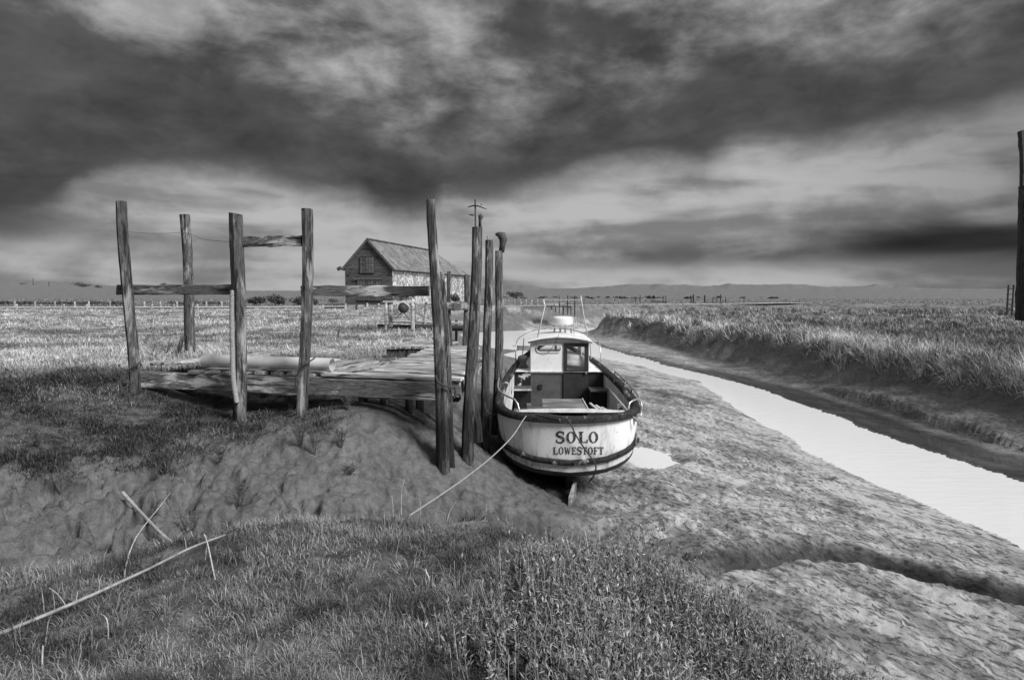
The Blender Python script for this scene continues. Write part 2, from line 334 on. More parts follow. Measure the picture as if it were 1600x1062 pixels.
def veg_mask(x, y, z):
    d = mound_d(x, y)
    mound = 1-sstep(d, -0.05, 0.22)
    thr = np.interp(x, [-9,-6.5,-5,-3.5,-2.5,-1.5,0], [-.5,-.66,-.66,-.48,-.26,-.12,-.05])
    leftv = sstep(z+0.75*(fbm(x*1.5, y*1.5, 81, 5, .6)-0.5), thr-0.10, thr+0.16)*(d > 0.1)*(x < 3)*(y < 64)
    rightv = sstep(x-xbank(y)+0.9*(fbm(x*0.6, y*0.6, 21, 3)-0.5), -0.25, 0.1)*(y > -2)*(y < 72)
    farv = sstep(z, -0.7, -0.25)*(y >= 58)
    return np.clip(np.maximum(np.maximum(mound, leftv), np.maximum(rightv, farv)), 0, 1)

# ------------------------------------------------------------------ materials
def new_mat(name):
    m = bpy.data.materials.new(name); m.use_nodes = True; t = m.node_tree
    b = t.nodes['Principled BSDF']; return m, NG(t), b
def grey(g_, v): return g_.xyz(v, v, v)
def bump(g_, b, hgt, strength=0.5, dist=0.02):
    n = g_.n.new('ShaderNodeBump'); n.inputs['Strength'].default_value = strength; n.inputs['Distance'].default_value = dist
    g_.put(n.inputs['Height'], hgt); g_.l.new(n.outputs[0], b.inputs['Normal'])
def objco(g_): return g_.n.new('ShaderNodeTexCoord').outputs['Object']
def plain(name, lo, hi, scale=6, rough=0.6, bs=0.25, bd=0.01, spec=0.5, metal=0.0):
    m, q, b = new_mat(name); c = objco(q)
    n1 = q.noise(c, scale, 6, 0.6, 0.2)
    q.put(b.inputs['Base Color'], grey(q, q.mix(q.ss(n1, 0.32, 0.68), lo, hi)))
    b.inputs['Roughness'].default_value = rough; b.inputs['Specular IOR Level'].default_value = spec; b.inputs['Metallic'].default_value = metal
    bump(q, b, q.noise(c, scale*5, 5, 0.6), bs, bd); return m
def wood(name, rot=0.0, axis=2, lo=0.035, hi=0.20, pale=0.42, palef=0.62, s=1.0, wet=None):
    """weathered timber: grain drawn out along one axis, cracks, bare pale patches"""
    m, q, b = new_mat(name); c = objco(q)
    mp = q.n.new('ShaderNodeMapping'); mp.inputs['Rotation'].default_value = (0, 0, rot); q.l.new(c, mp.inputs['Vector'])
    st = [1.0, 1.0, 1.0]; st[axis] = 0.09
    v = q.vm('MULTIPLY', mp.outputs[0], tuple(st))
    oi = q.n.new('ShaderNodeObjectInfo'); v = q.vm('ADD', v, q.xyz(q.m('MULTIPLY', oi.outputs['Random'], 9.0), 0.0, 0.0))
    gr = q.noise(v, 60*s, 8, 0.72, 0.3)
    big = q.noise(q.vm('MULTIPLY', mp.outputs[0], tuple(0.25 if i == axis else 1.0 for i in range(3))), 4.5*s, 5, 0.62, 0.4)
    col = q.mix(q.ss(gr, 0.30, 0.70), lo, hi)
    col = q.mix(q.m('MULTIPLY', q.ss(big, palef-0.07, palef+0.05), q.ss(gr, 0.32, 0.5)), col, pale)
    crack = q.ss(q.noise(v, 17*s, 3, 0.5, 0.6), 0.36, 0.41)
    col = q.m('MULTIPLY', col, q.mix(crack, 0.25, 1.0))
    col = q.m('MULTIPLY', col, q.mix(oi.outputs['Random'], 0.75, 1.25))
    if wet is not None:     # weed and tide stain on the foot of the timber
        pz = q.sep(q.n.new('ShaderNodeNewGeometry').outputs['Position'])[2]
        col = q.m('MULTIPLY', col, q.ss(q.m('ADD', pz, q.m('MULTIPLY', q.m('SUBTRACT', big, 0.5), 0.9)), wet-.25, wet+.15, 0.28, 1.0))
    q.put(b.inputs['Base Color'], grey(q, col)); b.inputs['Roughness'].default_value = 0.8; b.inputs['Specular IOR Level'].default_value = 0.25
    bump(q, b, q.m('ADD', q.m('MULTIPLY', gr, 0.5), crack), 0.8, 0.012); return m

def ground_material():
    m, q, b = new_mat('ground_soil_and_mud')
    pos = q.n.new('ShaderNodeNewGeometry').outputs['Position']
    at = q.n.new('ShaderNodeAttribute'); at.attribute_name = 'veg'; veg = at.outputs['Fac']
    ap = q.n.new('ShaderNodeAttribute'); ap.attribute_name = 'pale'; pale = ap.outputs['Fac']
    aw = q.n.new('ShaderNodeAttribute'); aw.attribute_name = 'wet'; wet = aw.outputs['Fac']
    mp = q.n.new('ShaderNodeMapping'); mp.inputs['Rotation'].default_value = (0, 0, R(-27)); q.l.new(pos, mp.inputs['Vector'])
    flow = q.vm('MULTIPLY', mp.outputs[0], (1.0, 0.33, 1.0))
    n1 = q.noise(flow, 1.9, 7, 0.66, 0.3); n2 = q.noise(flow, 19.0, 7, 0.68, 0.35); n3 = q.noise(pos, 90.0, 3, 0.6)
    mud = q.m('MULTIPLY', q.mix(q.ss(n1, 0.36, 0.64), 0.165, 0.225), q.mix(wet, 0.95, 1.55))
    fleck = q.ss(q.m('ADD', n2, q.m('MULTIPLY', q.m('SUBTRACT', n1, 0.5), 0.25)), 0.36, 0.47)
    mud = q.m('MULTIPLY', mud, q.mix(q.mix(wet, q.lin(q.noise(pos, 7.0, 8, 0.68, 0.5), 0.35, 0.65, 0.55, 1.1), fleck), q.mix(wet, 0.0, 0.45), 1.0))
    mud = q.m('MULTIPLY', mud, q.mix(q.ss(n3, 0.3, 0.7), 0.85, 1.1))
    ash = q.n.new('ShaderNodeAttribute'); ash.attribute_name = 'shore'; shore = ash.outputs['Fac']
    film_sheen = q.m('MULTIPLY', q.ss(q.m('ADD', q.m('MULTIPLY', n1, 0.55), q.m('MULTIPLY', n2, 0.45)), q.mix(shore, 0.50, 0.42), q.mix(shore, 0.57, 0.50)), wet)
    mud = q.mix(q.m('MULTIPLY', film_sheen, 0.85), mud, 0.56)  # wet mud's sheen painted as pale patches in the base colour
    ad = q.n.new('ShaderNodeAttribute'); ad.attribute_name = 'ooze_shade'
    mud = q.m('MULTIPLY', mud, q.mix(ad.outputs['Fac'], 1.0, 0.22))  # runnel and shelf shade and the bank's reflection darken the base colour
    th = q.noise(pos, 5.0, 6, 0.65, 0.4); th2 = q.noise(q.vm('MULTIPLY', pos, (1, 0.5, 1)), 0.7, 5, 0.6, 0.4)
    soil = q.mix(q.ss(th, 0.35, 0.65), 0.04, 0.12)
    straw = q.m('MULTIPLY', q.mix(q.ss(th, 0.3, 0.68), 0.16, 0.44), q.mix(q.ss(th2, 0.38, 0.56), 0.38, 1.15))
    vegc = q.mix(pale, soil, straw)
    q.put(b.inputs['Base Color'], grey(q, q.mix(veg, mud, vegc)))
    q.put(b.inputs['Roughness'], q.mix(veg, q.mix(ad.outputs['Fac'], q.mix(film_sheen, q.mix(wet, 0.7, 0.5), 0.34), q.ss(q.sep(pos)[0], 6.6, 7.2, 0.75, 0.10)), 0.95))
    q.put(b.inputs['Specular IOR Level'], q.mix(veg, q.mix(ad.outputs['Fac'], q.mix(wet, 0.3, 0.6), q.ss(q.sep(pos)[0], 6.6, 7.2, 0.08, 0.8)), 0.1))
    hh = q.mix(veg, q.m('MULTIPLY', q.m('ADD', q.mix(wet, q.m('MULTIPLY', q.noise(pos, 13.0, 7, 0.7, 0.5), 1.5), fleck), q.m('MULTIPLY', n3, 0.3)), q.m('SUBTRACT', 1.0, ad.outputs['Fac'])), n2)
    bump(q, b, hh, 0.9, 0.05); return m

def water_material():
    m, q, b = new_mat('silty_water'); pos = q.n.new('ShaderNodeNewGeometry').outputs['Position']
    rp = q.noise(q.vm('MULTIPLY', pos, (0.5, 1.6, 1.0)), 3.2, 3, 0.5, 0.2)
    rp2 = q.noise(q.vm('MULTIPLY', pos, (0.4, 1.5, 1.0)), 14.0, 2, 0.5, 0.2)
    b.inputs['Base Color'].default_value = (0.90, 0.90, 0.90, 1); b.inputs['Metallic'].default_value = 0.0
    b.inputs['Roughness'].default_value = 0.07; b.inputs['IOR'].default_value = 2.5; b.inputs['Specular IOR Level'].default_value = 1.0
    bump(q, b, q.m('ADD', rp, q.m('MULTIPLY', rp2, 0.25)), 0.22, 0.05); return m

def blade_material(name, lo, hi, rough=0.6):
    m, q, b = new_mat(name)
    at = q.n.new('ShaderNodeAttribute'); at.attribute_name = 'tone'
    q.put(b.inputs['Base Color'], grey(q, q.mix(at.outputs['Fac'], lo, hi)))
    b.inputs['Roughness'].default_value = rough; b.inputs['Specular IOR Level'].default_value = 0.25
    return m

M = {}
M['ground'] = ground_material(); M['water'] = water_material()
M['post'] = wood('weathered_post', axis=2, lo=0.016, hi=0.125, pale=0.28, palef=0.58, wet=-.15)
BEAM_ROT = math.atan2(1.4, 5.9)
M['beam'] = wood('weathered_beam', rot=BEAM_ROT, axis=0, lo=0.045, hi=0.22, pale=0.58, palef=0.60)
M['plank'] = wood('bleached_plank', rot=BEAM_ROT, axis=0, lo=0.20, hi=0.52, pale=0.66, palef=0.56)
M['plank_back'] = wood('bleached_plank_back', rot=R(15), axis=1, lo=0.18, hi=0.44, pale=0.6, palef=0.6)
M['darkwood'] = wood('dark_wet_timber', axis=2, lo=0.02, hi=0.08, pale=0.12, palef=0.65)
M['board'] = wood('tarred_board', rot=0.0, axis=0, lo=0.05, hi=0.15, pale=0.24, palef=0.66, s=0.35)
M['twig'] = plain('dry_stem', 0.30, 0.62, 20, 0.8)
M['pole'] = plain('grey_cane', 0.10, 0.34, 9, 0.7)
M['twigdark'] = plain('dark_stem', 0.05, 0.12, 20, 0.85)
M['rope'] = plain('pale_rope', 0.22, 0.46, 60, 0.85, 0.8, 0.01)
M['ropedark'] = plain('dark_rope', 0.03, 0.07, 60, 0.8, 0.8, 0.01)
M['pipe'] = plain('grey_white_plastic', 0.52, 0.72, 3, 0.38, 0.1)
M['black'] = plain('black_rubber', 0.008, 0.02, 8, 0.5)
M['metal'] = plain('galvanised_tube', 0.35, 0.55, 12, 0.35, 0.1, spec=0.6, metal=0.6)
M['iron'] = plain('rusted_iron', 0.03, 0.08, 30, 0.7, 0.5)

# ------------------------------------------------------------------ ground sheet (one mesh out to the horizon)
def raw_mesh(name, V, T, mat, attrs=None, smooth=True):
    me = bpy.data.meshes.new(name); n = len(V); k = T.shape[1]
    me.vertices.add(n); me.vertices.foreach_set('co', np.ascontiguousarray(V, np.float32).ravel())
    me.loops.add(T.size); me.loops.foreach_set('vertex_index', np.ascontiguousarray(T, np.int32).ravel())
    me.polygons.add(len(T)); me.polygons.foreach_set('loop_start', np.arange(0, T.size, k, dtype=np.int32))
    me.polygons.foreach_set('use_smooth', np.full(len(T), smooth))
    me.update(calc_edges=True)
    for a, val in (attrs or {}).items():
        at = me.attributes.new(a, 'FLOAT', 'POINT'); at.data.foreach_set('value', np.ascontiguousarray(val, np.float32))
    me.materials.append(mat)
    o = bpy.data.objects.new(name, me); COL.objects.link(o); return o

def far_hills(x, y):
    """low ridges on the horizon, all round"""
    a = np.arctan2(x, y); r = np.hypot(x, y)
    ad = np.degrees(a)
    k1 = np.interp(ad, [-180,-60,-40,-36.5,-30.5,-27,-24.5,-10,-2,1,5,9,14,22,28,33,36,60,180], [14,14,17,16,9,15,4,1,3,7,9,20,19,18,13,7,8,14,14])
    k2 = np.interp(ad, [-180,-60,-36,-30,-24,-5,-1,0.8,3,8,26,28,30,35,60,180], [20,14,33,20,4,4,16,30,14,10,10,26,10,10,18,20])
    w = 0.7+0.6*fbm(ad*0.9+40, r*0.004, 91, 4)
    return .8*k1*w*np.exp(-((r-1500)/330)**2)+k2*(0.8+0.4*fbm(ad*1.7+9, r*0.002, 95, 3))*np.exp(-((r-2700)/420)**2)

C0 = np.array([0.0, -1.5])
a_f = np.radians(np.concatenate([np.linspace(-52, 52, 700)])); a_b = np.radians(np.linspace(52, 308, 62)[1:-1])
ang = np.concatenate([a_f, a_b])
rr = np.concatenate([np.geomspace(0.05, 3.2, 24)[:-1], np.geomspace(3.2, 36, 400)[:-1], np.geomspace(36, 120, 70)[:-1], np.geomspace(120, 6500, 60)])
AA, RR = np.meshgrid(ang, rr); gx = (C0[0]+np.sin(AA)*RR).ravel(); gy = (C0[1]+np.cos(AA)*RR).ravel()
gz = np.zeros_like(gx); nr = np.hypot(gx, gy) < 130
gz[nr] = height(gx[nr], gy[nr]); gz[~nr] = -0.05
gz += far_hills(gx, gy)*(np.hypot(gx, gy) > 500)
na, nrr = len(ang), len(rr); idx = np.arange(na*nrr).reshape(nrr, na); nx = np.roll(idx, -1, axis=1)
Q = np.stack([idx[:-1], idx[1:], nx[1:], nx[:-1]], -1).reshape(-1, 4)
veg = np.ones_like(gx); veg[nr] = veg_mask(gx[nr], gy[nr], gz[nr])
dmd = mound_d(gx, gy)
pale = sstep(gy, 11.5, 15)*0.95; pale = np.where((gx > 4) & (gy < 72), 0.25, pale); pale = np.where(gy > 70, 0.42, pale); pale[(dmd < 0.4)] = 0.3
wet = sstep(-gz, 1.15, 1.50)*sstep(gx, 0.5, 2.2)
ooze_shade = 1.0*(lambda q_: sstep(q_, -.04, .04)*(1-sstep(q_, .30, .62)))(gy-run1y(gx)+0.10*(fbm(gx*2.2, gy*0.0+3, 29, 3)-0.5))*sstep(gx, 1.9, 2.6)*(gy < 10)+.8*np.exp(-(polydist(gx, gy, RUN2)/.10)**2)+.7*np.exp(-(((gx-.6)/1.1)**2+((gy-12)/1.6)**2))  # runnel wall shade painted dark; mud also darkened round the boat's stern
ooze_shade = ooze_shade+.75*np.exp(-((gy-np.interp(gx, [p[0] for p in SHELF], [p[1] for p in SHELF])+.12)/.12)**2)*sstep(gx, -.7, -.1)*(1-sstep(gx, 1.5, 2.0))  # shade on the front face of the mud shelf put into colour
ooze_shade = ooze_shade+(.6+.5*fbm(gx*1.7, gy*1.2, 141, 3))*np.exp(-(polydist(gx, gy, [(4.4, 29), (5.0, 24), (6.1, 20.5)])/.8)**2)*sstep(fbm(gx*2.6, gy*1.6, 143, 4), .34, .52)
shore = sstep(-gz, 1.93, 2.1)*(gx < 8.6)*sstep(polydist(gx, gy, RUN1), .5, 1.0)*sstep(gx, 0, 2)
xn_, xw_, xf_ = channel(gx, gy); ooze_shade = ooze_shade+1.0*(gx > xw_-.3)*(1-sstep(gx-xf_, -.05, .35))*(gy < 50)*(gy > -4)  # dark strip along the far waterline painted as the bank's reflection
wet = wet*np.where(gx > 9.2, .42, 1)*(.68+.32*sstep(gy, 5.5, 10.5))
ground = raw_mesh('ground', np.stack([gx, gy, gz], 1), Q, M['ground'], {'veg': veg, 'pale': pale, 'wet': wet, 'ooze_shade': np.clip(ooze_shade, 0, 1), 'shore': shore})
tag(ground, 'muddy creek banks and salt marsh reaching to low hills', None, None, 'structure')

WATER_Z = -2.1
w = MB(); nxw, nyw = 2, 2
w.add([(-45, 0, WATER_Z), (45, 0, WATER_Z), (45, 95, WATER_Z), (-45, 95, WATER_Z)], [(0, 1, 2, 3)])
tag(w.build('water', M['water'], loc=(0, 0, 0)), 'pale still water of the tidal creek', None, None, 'structure')
w = MB(); w.lathe((2.95, 14.2, -1.945), [(1.15, -0.02), (1.15, 0.0)], 24)
tag(w.build('puddle_water', M['water']), 'small bright pool in the mud beside the boat', None, None, 'structure')

# ------------------------------------------------------------------ timber helpers
def timber(p0, p1, r0, r1, n=9, rings=14, square=0.0, seed=0, slant=0.0, wob=0.02):
    """rough round or squared timber from p0 (base) to p1 (top)"""
    rg = np.random.default_rng(seed); b = MB(); p0 = np.array(p0, float); p1 = np.array(p1, float)
    t = np.linspace(0, 1, rings)[:, None]; pts = p0+(p1-p0)*t
    ph = rg.uniform(0, 6, 4)
    pts[:, 0] += wob*np.sin(t[:, 0]*5+ph[0]); pts[:, 1] += wob*np.sin(t[:, 0]*4+ph[1])
    a = np.arange(n)*2*math.pi/n
    gro = 1+0.13*rg.normal(size=n)
    if square: gro = gro*(1-square+square*1/np.maximum(np.abs(np.cos(a)), np.abs(np.sin(a))))
    b.tube(pts, np.linspace(r0, r1, rings), n, True, 0.035, gro, rg)
    if slant:
        v = b.v[-1]; top = v[-n:]; top[:, 2] -= slant*(top[:, 0]-top[:, 0].min())
    return b
def rope_pts(keys, n=40, sag=0.0):
    k = np.array(keys, float); d = np.r_[0, np.cumsum(np.linalg.norm(np.diff(k, axis=0), axis=1))]; t = np.linspace(0, d[-1], n)
    # Catmull-Rom through the keys
    out = []
    for s in t:
        i = min(max(np.searchsorted(d, s)-1, 0), len(k)-2); u = (s-d[i])/(d[i+1]-d[i])
        a = k[max(i-1, 0)]; b = k[i]; c = k[i+1]; e = k[min(i+2, len(k)-1)]
        out.append(0.5*((2*b)+(-a+c)*u+(2*a-5*b+4*c-e)*u*u+(-a+3*b-3*c+e)*u**3))
    out = np.array(out); uu = np.linspace(0, 1, n); out[:, 2] -= sag*4*uu*(1-uu); return out
def gz_at(x, y): return float(height(np.array([x]), np.array([y]))[0])

# ------------------------------------------------------------------ jetty
DECK = 0.30
A0 = P(216, 583, 11.75); A1 = P(706, 596, 10.35)
A0[2] = A1[2] = 0.13
bd_ = (A1-A0); bd_[2] = 0; bd_ /= np.linalg.norm(bd_); bn_ = np.array([-bd_[1], bd_[0], 0.0])     # along / back from the front beam
jet = thing('jetty', (A0[0], A0[1], 0), 'old timber jetty with gappy plank deck and tall rail posts at the creek edge', 'jetty')
def rough_bar(p0, p1, w_, h_, seed=0, n=14, j=0.010):
    rg = np.random.default_rng(seed); p0 = np.array(p0, float); p1 = np.array(p1, float); d = (p1-p0)/np.linalg.norm(p1-p0)
    s_ = np.cross(d, (0, 0, 1)); s_ /= np.linalg.norm(s_); u = np.cross(s_, d); rows = []
    c = min(w_, h_)*0.12
    prof = [(-w_/2, -h_/2+c), (-w_/2+c, -h_/2), (w_/2-c, -h_/2), (w_/2, -h_/2+c), (w_/2, h_/2-c), (w_/2-c, h_/2), (-w_/2+c, h_/2), (-w_/2, h_/2-c)]
    for i in range(n):
        o = p0+(p1-p0)*i/(n-1)
        rows.append(np.array([o+s_*(a+rg.normal()*j)+u*(b_+rg.normal()*j) for a, b_ in prof]))
    b = MB(); b.loft(rows, True); k = 8
    b.add(rows[0], [tuple(range(k-1, -1, -1))]); b.add(rows[-1], [tuple(range(k))]); return b
rough_bar(A0+np.array([0, 0, -.06]), A1+np.array([0, 0, -.06]), 0.17, 0.29, 1, 30, 0.007).build('front_beam', M['beam'], jet)
lo0 = A0+np.array([0, 0, -0.155]); lo1 = A1+np.array([0, 0, -0.165])
rough_bar(lo0+bn_*.35+np.array([0, 0, -.03]), lo1+bn_*.35+np.array([0, 0, -.03]), 0.14, 0.14, 2, 12, 0.008).build('lower_beam', M['darkwood'], jet)
def px_deck(px, py): return PZ(px, py, DECK)
# planks parallel to the front beam (the right-hand deck)
nA = 25; step = 0.232; BACK0 = A1.copy(); BACK0[2] = 0
right_end = px_deck(722, 589)
for i in range(nA):
    off = 0.02+i*step
    c0 = np.array([A0[0], A0[1], 0])+bn_*off
    # left end on the skewed edge, right end near the posts
    t_r = np.dot(right_end-c0, bd_)-0.06*i+random.uniform(-.05, .05)
    tl_p = px_deck(560, 582)+(px_deck(684, 539)-px_deck(560, 582))*min(1, i/(nA-1.0))
    t_l = np.dot(tl_p-c0, bd_)+random.uniform(-.06, .06)
    if i == 0: t_l -= 0.5
    zc = DECK-0.035+random.uniform(-.008, .008)
    p0 = c0+bd_*t_l+bn_*(-0.015*random.random()); p1 = c0+bd_*t_r
    p0[2] = zc+random.uniform(-.008, .008); p1[2] = zc+random.uniform(-.008, .008)
    rough_bar(p0, p1, step-random.uniform(.05, .085), 0.05, 100+i, 8, 0.004).build('plank', M['plank'], jet)
# planks running back from the beam (middle) and the slanting strips on the left
dirB = px_deck(545, 560)-px_deck(432, 580); dirB /= np.linalg.norm(dirB)
for i in range(9):
    o = px_deck(300+i*26, 576.5+i*0.6)
    Lp = random.uniform(2.0, 2.5) if i > 3 else random.uniform(1.6, 2.0)
    p0 = o.copy(); p1 = o+dirB*Lp; p0[2] = p1[2] = DECK-0.05+random.uniform(-.01, .01)
    rough_bar(p0, p1, 0.17, 0.045, 150+i, 7, 0.004).build('plank', M['plank_back'], jet)
dirD = px_deck(330, 555)-px_deck(190, 566); dirD /= np.linalg.norm(dirD)
for i in range(5):
    o = px_deck(186+i*17, 567.2-i*0.3); p0 = o.copy(); p1 = o+dirD*(2.6-i*0.15); p0[2] = p1[2] = DECK-0.05+0.006*i
    rough_bar(p0, p1, 0.11, 0.045, 170+i, 7, 0.004).build('plank', M['plank_back'], jet)
# far arm of the deck with its dark front beam
f0 = px_deck(604, 542); f1 = px_deck(672, 541)
q0 = f0.copy(); q1 = f1.copy(); q0[2] = q1[2] = DECK-0.16
rough_bar(q0, q1, 0.12, 0.22, 190, 8).build('back_beam', M['darkwood'], jet)
for i in range(9):
    o = f0+(f1-f0)*(i+0.4)/9; p0 = o-np.array([0, .1, 0]); p1 = o+np.array([.55, 1.6, 0]); p0[2] = p1[2] = DECK-0.02
    rough_bar(p0, p1, 0.13, 0.05, 200+i, 6, 0.004).build('plank', M['plank_back'], jet)
# side beam under the plank ends
s0 = right_end+bn_*0.0-bd_*0.10; s1 = s0+bn_*5.2-bd_*0.9; s0[2] = s1[2] = DECK-0.18
rough_bar(s0, s1, 0.12, 0.22, 215, 12).build('side_beam', M['beam'], jet)
# piles under the deck
for i, (px, py, Y) in enumerate([(564, 632, 11.1), (602, 628, 11.2), (640, 640, 11.3), (655, 628, 12.2), (540, 618, 12.0), (690, 640, 11.6), (300, 598, 12.1), (420, 612, 12.0)]):
    b0 = P(px, py, Y); b0[2] = gz_at(b0[0], b0[1])-0.2; t0 = b0.copy(); t0[2] = DECK-0.08
    timber(b0, t0, 0.075, 0.07, 7, 5, 0.6, 230+i).build('pile', M['darkwood'], jet)
# rail posts
def jpost(top, base, Y0, Y1, w_, name, seed, square=0.0, slant=0.0, dig=0.35, k=1.0):
    t = P(*top, Y1); b0 = P(*base, Y0); b0 = b0+(b0-t)/np.linalg.norm(b0-t)*dig
    r = w_/2*Y0/F_PX
    return timber(b0, t, r*k, r, 10, 22, square, seed, slant)
jpost((192, 315), (209, 606), 11.45, 11.45, 17, 'post', 3).build('rail_post', M['post'], jet)
jpost((369.5, 332), (375, 630), 10.85, 10.85, 19.5, 'post', 4, 0.3, 0.18, k=1.05).build('rail_post', M['post'], jet)
jpost((480, 326), (474, 634), 10.6, 10.6, 17.5, 'post', 5, 0.3).build('rail_post', M['post'], jet)
def jbar(pa, pb, Ya, Yb, hpx, w_, name, seed, mt='beam'):
    a_ = P(*pa, Ya); b_ = P(*pb, Yb); return rough_bar(a_, b_, w_, hpx*Ya/F_PX, seed, 14, 0.006).build(name, M[mt], jet)
jbar((378, 377.5), (472, 376.5), 10.85, 10.6, 16, 0.07, 'lintel', 31)
jbar((184, 452.5), (362, 452.5), 11.63, 11.05, 14.5, 0.07, 'rail', 32)
jbar((472, 454.0), (670, 455), 10.78, 10.24, 15.5, 0.07, 'rail', 33)
jbar((694, 478), (733, 478), 16.2, 16.2, 13, 0.07, 'rail', 34)
for i, (top, base, w_) in enumerate([((702, 424), (703, 536), 6), ((727.5, 429), (727, 540), 9)]):
    jpost(top, base, 16.3, 16.3, w_, 'post', 36+i, 0.5).build('rail_post', M['post'], jet)

# ------------------------------------------------------------------ mooring posts, each its own thing
def mpost(name, label, top, base, Y, w0, w1, seed, square=0.3, slant=0.0, group='tall mooring posts at the jetty head', dig=0.35):
    t = P(*top, Y); b0 = P(*base, Y); e = thing(name, b0, label, 'post', group)
    d = (b0-t)/np.linalg.norm(b0-t)
    timber(b0+d*dig, t, w0/2*Y/F_PX, w1/2*Y/F_PX, 12, 30, square, seed, slant, 0.022).build('shaft', M['post'], e)
    return e, t, b0
e, t, b0 = mpost('mooring_post', 'tall split timber post with spikes on top at the near jetty corner', (674, 312), (692, 737), 9.95, 25, 14.5, 41, 0.5)
for i, dx_ in enumerate((-4.5, 0, 4)):
    MB().tube([P(674+dx_, 314, 9.95), P(673.5+dx_*1.1, 305-2*(i == 1), 9.95)], 0.008, 6).build('spike', M['iron'], e)
timber(P(707, 745, 10.05), P(690.5, 425, 10.05), 0.06, 0.035, 8, 24, 0.6, 42).build('side_slab', M['post'], e)
e, t, b0 = mpost('mooring_post', 'timber post carrying a rusty propeller shaped fitting beside the boat', (745, 355), (733, 698), 10.5, 21, 15.5, 43, 0.4)
timber(P(745, 690, 10.6), P(738, 590, 10.6), 0.075, 0.06, 8, 10, 0.5, 44).build('side_slab', M['post'], e)
MB().tube([P(743, 357, 10.5), P(742.5, 311, 10.5)], 0.012, 8).build('spindle', M['iron'], e)
fit = MB().tube([P(750, 358, 10.5), P(750, 345, 10.5), P(751, 338, 10.5), P(753, 335.5, 10.5)], [0.022, 0.022, 0.04, 0.03], 8).build('bracket', M['iron'], e, True)
def vane(cx, cy, pts, wd):
    b = MB(); p = np.array([P(cx+a, cy+c, 10.5+d) for a, c, d in pts]); nn = len(p)
    b.tube(p, [0.006+wd*math.sin(math.pi*(i+0.4)/(nn-0.2)) for i in range(nn)], 8, squash=0.35); return b
vane(742, 322, [(-11, 2, 0.05), (-6, 0.2, 0.02), (0, -1, 0), (6, 0, 0), (12, 2.5, 0), (18.5, 5, -0.05)], 0.028).build('upper_blade', M['iron'], e, True)
vane(742, 336, [(-8.5, -0.8, 0.05), (-4, 0, 0.0), (0, 0, 0)], 0.030).build('lower_blade', M['iron'], e, True)
MB().lathe(P(752, 319.5, 10.5), [(0.004, -0.012), (0.013, 0), (0.004, 0.012)], 8).build('nut', M['iron'], e)
e, t, b0 = mpost('mooring_post', 'plain dark post between the fitting post and the horned post', (763, 375), (760, 676), 11.9, 13.5, 12, 45)
MB().tube([P(761.5, 377, 11.9), P(761.5, 369, 11.9)], 0.006, 6).build('spike', M['iron'], e)
e, t, b0 = mpost('mooring_post', 'post topped by a curved iron horn nearest the boat', (781, 392), (776, 650), 13.0, 14.5, 12.5, 46)
MB().tube([P(783.5, 394, 13), P(785, 383, 13), P(786.5, 375, 13), P(784, 368, 13), P(778, 366, 13), P(774, 366.5, 13)], [0.055, 0.055, 0.075, 0.085, 0.045, 0.02], 8).build('horn', M['iron'], e, True)
e, t, b0 = mpost('field_post', 'thin leaning post standing in the field behind the jetty rail', (287, 335), (298, 549), 17.6, 14, 12.5, 47, 0.3, group='posts standing in the marsh grass')
e, t, b0 = mpost('stump_post', 'short broken stump beside the thin leaning field post', (284, 524), (281, 553), 16.5, 8, 6, 48, 0.3, 0.3, group='posts standing in the marsh grass')
e, t, b0 = mpost('stake', 'small dark stake in the pale grass behind the jetty', (529, 514), (529, 528), 21.5, 2.4, 2.2, 49, 0.3, group='posts standing in the marsh grass')
# dark timbers at the right edge of the view
e = thing('beacon_post', P(1593, 486, 30), 'tall dark beacon post at the right edge of the marsh', 'post')
timber(P(1604, 500, 30), P(1604, 290, 30), 0.36, 0.24, 8, 16, 0.5, 50).build('shaft', M['darkwood'], e)
timber(P(1600, 300, 30), P(1598.5, 205, 30), 0.13, 0.19, 8, 10, 0.5, 51).build('topmast', M['darkwood'], e)
e = thing('ladder', P(1580, 488, 29), 'spindly ladder frame leaning by the beacon post', 'ladder')
for px in (1574, 1582): MB().tube([P(px-1, 492, 29), P(px+2, 445, 29)], 0.035, 6).build('stile', M['darkwood'], e)
for k in range(5): MB().tube([P(1573, 484-8*k, 29), P(1584, 483-8*k, 29)], 0.02, 5).build('rung', M['darkwood'], e)

# ------------------------------------------------------------------ pipe and ropes at the jetty
pa = P(319, 561, 11.55); pb = P(519, 562, 10.95); pa[2] = pb[2] = DECK+0.115
e = thing('pipe', (pa+pb)/2, 'fat white plastic pipe lying along the jetty deck', 'pipe')
pp = np.linspace(pa, pb, 18); b = MB(); b.tube(pp, 0.108, 24, False)
inner = pp[::-1]; b.tube(inner, 0.098, 24, False)
o = b.build('barrel', M['pipe'], e, True)
dpr = (pb-pa)/np.linalg.norm(pb-pa)
def ring(c, d, r0, r1, n=24):
    a = np.cross(d, (0, 0, 1)); a /= np.linalg.norm(a); u = np.cross(a, d); th = np.linspace(0, 2*math.pi, n+1)
    f = lambda r: np.array([c+a*r*math.cos(x)+u*r*math.sin(x) for x in th])
    return MB().strip(f(r0), f(r1))
ring(pb, dpr, 0.098, 0.108).build('rim', M['pipe'], e); ring(pa, dpr, 0.0, 0.108).build('end_cap', M['pipe'], e)
